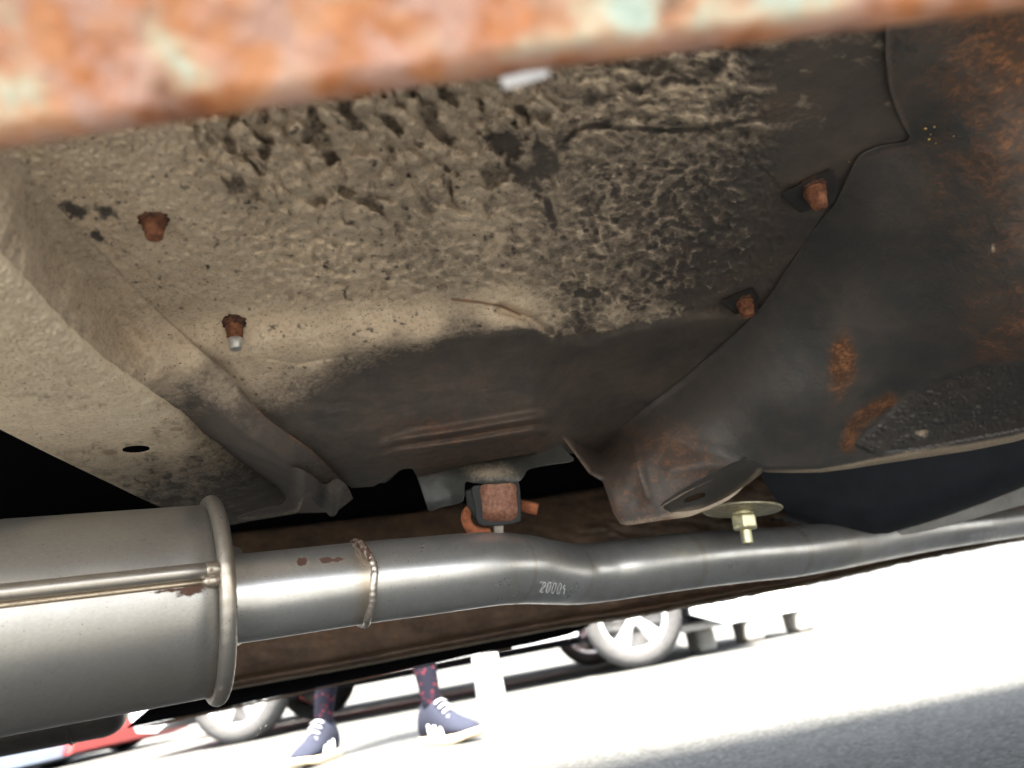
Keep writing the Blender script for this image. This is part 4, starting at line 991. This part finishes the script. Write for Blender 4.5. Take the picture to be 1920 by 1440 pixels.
# trailer beyond the silver car's nose
tb = at_dist(1440, 5.9); TR = empty("trailer", tb, math.radians(14)); tag(TR, "white trailer raised on three stubby grey feet beyond the alloy wheel", "trailer")
def lbox(name, x0, x1, y0, y1, z0, z1, m_, p, bev=.01):
    V = [(x, y, z) for z in (z0, z1) for x, y in ((x0, y0), (x1, y0), (x1, y1), (x0, y1))]
    o_ = mk(name, V, [(3, 2, 1, 0), (4, 5, 6, 7), (0, 1, 5, 4), (1, 2, 6, 5), (2, 3, 7, 6), (3, 0, 4, 7)], m_, p, False, local=True)
    if bev: bevel(o_, bev, 2)
    return o_
lbox("trailer_body", -.55, .47, -.1, 1.2, .16, 1.1, M_white, TR, .03)
lbox("side_rail", -.57, .49, -.13, -.1, .15, .20, M_alloy, TR, .005)
M_foot = simple("dusty_grey_foot", (.22, .21, .19), .8, 0, .2, 40)
for x in (-.40, -.03, .38): lbox("foot", x - .075, x + .075, -.12, .1, .0, .17, M_foot, TR, .035)

# white post
pb_ = at_dist(920, 3.6)
PT = lathe("white_post", [(0, .062), (.004, .065), (.25, .058), (.262, .06), (.275, .058), (.28, .05)], M_white, None, pb_, (0, 0, 1), 28)
tag(PT, "short plain white post standing on the sunlit lot", "post")

# ------------------------------------------------------------------ person
M_shoe = simple("navy_knit", (0.011, 0.013, 0.022), .9, 0, .25, 160, .4, 600); M_shoe.node_tree.nodes["Principled BSDF"].inputs["Specular IOR Level"].default_value = .15
M_sole = simple("gum_sole", (.46, .36, .23), .6, 0, .15, 60)
M_stripe = simple("white_stripe", (.8, .8, .8), .6, 0, .05, 60)
m, nt, b = mat("leggings_and_top"); c = coord(nt)
sx = N(nt, "ShaderNodeSeparateXYZ"); nt.links.new(c, sx.inputs[0])
vo = N(nt, "ShaderNodeTexVoronoi"); vo.inputs["Scale"].default_value = 60; nt.links.new(c, vo.inputs["Vector"])
leg = mixc(nt, sstep(nt, vo.outputs["Distance"], .24, .18), (.006, .006, .011), (.14, .018, .024))
top = mixc(nt, sstep(nt, sx.outputs[2], .95, .96), leg, (.35, .36, .40))
nt.links.new(mixc(nt, sstep(nt, sx.outputs[2], 1.46, 1.47), top, (.55, .36, .27)), b.inputs["Base Color"]); b.inputs["Roughness"].default_value = .9; b.inputs["Specular IOR Level"].default_value = .08
M_body = m
M_skin = simple("skin", (.55, .36, .27), .5, 0, .06, 40)
M_hair = simple("dark_hair", (.03, .02, .015), .6, 0, .3, 200)
fR = g(868, 1391); fL = g(578, 1438)
mid_ = (fR + fL) / 2 + np.array([.02, .12, 0])
PER = empty("person", mid_); tag(PER, "person in navy high top sneakers with white stripes standing on sunlit asphalt", "person")
hdR = math.radians(-90 + 48); hdL = math.radians(-90 - 12)      # heading of each foot (angle in the ground plane)
def foot_(base, hd, name):
    """sneaker: length .27 along its heading; base is the point under the ball of the foot"""
    f = np.array([math.cos(hd), math.sin(hd), 0]); s = np.array([-f[1], f[0], 0]); o_ = np.asarray(base) - f * .05
    st = [(-.155, .018, .030, .085), (-.14, .034, .018, .125), (-.11, .038, .014, .150), (-.07, .039, .012, .155), (-.03, .040, .012, .120), (.01, .043, .012, .098), (.05, .047, .013, .080), (.085, .046, .016, .068), (.115, .034, .024, .056), (.128, .015, .034, .045)]
    V = []; sg = 20
    for x, hw, z0, z1 in st:
        for k in range(sg):
            a = 2 * math.pi * k / sg; cx, sz = math.cos(a), math.sin(a)
            cx = math.copysign(abs(cx) ** .8, cx)
            wv = hw * cx * (1 - .32 * max(0, sz)); zc = (z0 + z1) / 2 + (z1 - z0) / 2 * math.copysign(abs(sz) ** .8, sz)
            V.append(o_ + f * x + s * wv + np.array([0, 0, zc]))
    n_ = len(st); Fs = [(i * sg + j, i * sg + (j + 1) % sg, (i + 1) * sg + (j + 1) % sg, (i + 1) * sg + j) for i in range(n_ - 1) for j in range(sg)] + [tuple(range(sg - 1, -1, -1)), tuple(range((n_ - 1) * sg, n_ * sg))]
    sh = mk("sneaker", V, Fs, M_shoe, PER, True); ss_ = sh.modifiers.new("s", 'SUBSURF'); ss_.levels = 1; ss_.render_levels = 2
    out = [(-.158, .020), (-.14, .036), (-.08, .041), (0, .043), (.05, .049), (.09, .047), (.12, .034), (.132, .016)]
    P_ = [o_ + f * x + s * w_ for x, w_ in out] + [o_ + f * x - s * w_ for x, w_ in out[::-1]]
    lift = [0.016 if x > .10 else (.006 if x > .08 else 0) for x, _ in out]; lift = lift + lift[::-1]
    lo = [p + np.array([0, 0, .001 + l_]) for p, l_ in zip(P_, lift)]; hi = [p + np.array([0, 0, .026 + l_ * .8]) for p, l_ in zip(P_, lift)]
    k = len(P_); so = mk("sole", lo + hi, [tuple(range(k - 1, -1, -1)), tuple(range(k, 2 * k))] + [(i, (i + 1) % k, k + (i + 1) % k, k + i) for i in range(k)], M_sole, sh, True); bevel(so, .005, 2)
    for sgn in (1, -1):
        for x in (-.065, -.034, -.003):
            q = []
            for t in np.linspace(0, 1, 6):
                z = .030 + .062 * t; hw = .0405 * (1 - .05 * t) + .004 - .016 * t * t
                for dx in (0, .012): q.append(o_ + f * (x + dx - .022 * t) + s * sgn * hw + np.array([0, 0, z]))
            q2 = [p - s * sgn * .004 for p in q]; nq = len(q)
            Fs = [(2 * i, 2 * i + 1, 2 * i + 3, 2 * i + 2) for i in range(5)] + [(nq + 2 * i, nq + 2 * i + 2, nq + 2 * i + 3, nq + 2 * i + 1) for i in range(5)] + [(2 * i, 2 * i + 2, nq + 2 * i + 2, nq + 2 * i) for i in range(5)] + [(2 * i + 1, nq + 2 * i + 1, nq + 2 * i + 3, 2 * i + 3) for i in range(5)]
            mk("stripe", q, Fs[:5], M_stripe, sh, True) if False else mk("stripe", q + q2, Fs, M_stripe, sh, True)
    for t in np.linspace(0, 1, 4):
        x = -.035 + .055 * t; z = .137 - .047 * t
        tube("lace", [o_ + f * x + s * y + np.array([0, 0, z - 14 * y * y]) for y in np.linspace(-.026, .026, 9)], .0032, simple("grey_lace", (.30, .31, .33), .7) if "grey_lace" not in bpy.data.materials else bpy.data.materials["grey_lace"], sh, 8, None, True)
    return o_ - f * .085, sh
aR, _ = foot_(fR, hdR, "R"); aL, _ = foot_(fL, hdL, "L")
# body: one continuous skinned figure
hipc = mid_ + np.array([0, .02, 0])
J = {}; E = []
def jn(k, p, r): J[k] = (np.asarray(p, float), r)
z_ = lambda p, h: np.array([p[0], p[1], h])
jn("pel", z_(hipc, .95), .15); jn("wai", z_(hipc, 1.10), .125); jn("che", z_(hipc, 1.32), .15); jn("nec", z_(hipc, 1.48), .055); jn("hed", z_(hipc, 1.58), .075); jn("top", z_(hipc, 1.70), .07)
xr = np.array([1.0, .05, 0])
for s_, ank in ((1, aR), (-1, aL)):
    k = "R" if s_ > 0 else "L"; hp = z_(hipc, .90) + xr * .10 * s_
    kn = (hp + z_(ank, .09)) / 2 + np.array([0, -.05, .02])
    jn("hip" + k, hp, .095); jn("kne" + k, kn, .058); jn("clf" + k, kn * .62 + z_(ank, .1) * .38 + np.array([0, .025, 0]), .053); jn("ank" + k, z_(ank, .15), .036); jn("soc" + k, z_(ank, .085), .036)
    E += [("pel", "hip" + k), ("hip" + k, "kne" + k), ("kne" + k, "clf" + k), ("clf" + k, "ank" + k), ("ank" + k, "soc" + k)]
    sh_ = z_(hipc, 1.40) + xr * .18 * s_; el = z_(hipc, 1.12) + xr * .24 * s_; wr = z_(hipc, .88) + xr * .25 * s_ + np.array([0, -.06, 0])
    jn("sho" + k, sh_, .055); jn("elb" + k, el, .042); jn("wri" + k, wr, .028)
    pm = wr + np.array([0, -.02, -.08]); jn("pal" + k, pm, .032)
    E += [("che", "sho" + k), ("sho" + k, "elb" + k), ("elb" + k, "wri" + k), ("wri" + k, "pal" + k)]
    for q, (dy, ln) in enumerate(((-.03, .07), (-.01, .085), (.01, .08), (.03, .06))):
        f1 = pm + np.array([0, dy, -.035]); f2 = f1 + np.array([-.012 * s_, -.006, -ln * .5]); f3 = f2 + np.array([-.02 * s_, 0, -ln * .45])
        for n2, p_ in enumerate((f1, f2, f3)): jn(f"f{q}{n2}{k}", p_, .009)
        E += [("pal" + k, f"f{q}0{k}"), (f"f{q}0{k}", f"f{q}1{k}"), (f"f{q}1{k}", f"f{q}2{k}")]
    jn("th0" + k, wr + np.array([-.015 * s_, -.045, -.05]), .010); jn("th1" + k, wr + np.array([-.03 * s_, -.06, -.085]), .009)
    E += [("wri" + k, "th0" + k), ("th0" + k, "th1" + k)]
E += [("pel", "wai"), ("wai", "che"), ("che", "nec"), ("nec", "hed"), ("hed", "top")]
keys = list(J); me = bpy.data.meshes.new("body")
offp = np.array(PER.location)
me.from_pydata([tuple(J[k][0] - offp) for k in keys], [(keys.index(a), keys.index(b2)) for a, b2 in E], []); me.materials.append(M_body)
bo = bpy.data.objects.new("body", me); col.objects.link(bo); bo.parent = PER
sk = bo.modifiers.new("skin", 'SKIN')
if not me.skin_vertices: me.skin_vertices.new()
for i, k in enumerate(keys):
    me.skin_vertices[0].data[i].radius = (J[k][1], J[k][1]); me.skin_vertices[0].data[i].use_root = (k == "pel")
sk.use_smooth_shade = True
sf = bo.modifiers.new("sub", 'SUBSURF'); sf.levels = 1; sf.render_levels = 2
hd = J["hed"][0] + np.array([0, 0, .035])
lathe("hair", [(-.03, .088), (.02, .098), (.06, .092), (.10, .06), (.115, .02)], M_hair, PER, hd + np.array([0, .02, 0]), (0, .25, 1), 24)
lathe("nose", [(0, .012), (.012, .010), (.02, .005)], M_skin, PER, hd + np.array([0, -.068, -.03]), (0, -1, -.3), 10)
for sx_ in (-1, 1):
    lathe("eye", [(0, .010), (.004, .008), (.006, .003)], M_white, PER, hd + np.array([.03 * sx_, -.068, .0]), (0, -1, 0), 12)
    lathe("ear", [(0, .018), (.01, .022), (.016, .012)], M_skin, PER, hd + np.array([.07 * sx_, 0, -.02]), (sx_, 0, 0), 12)
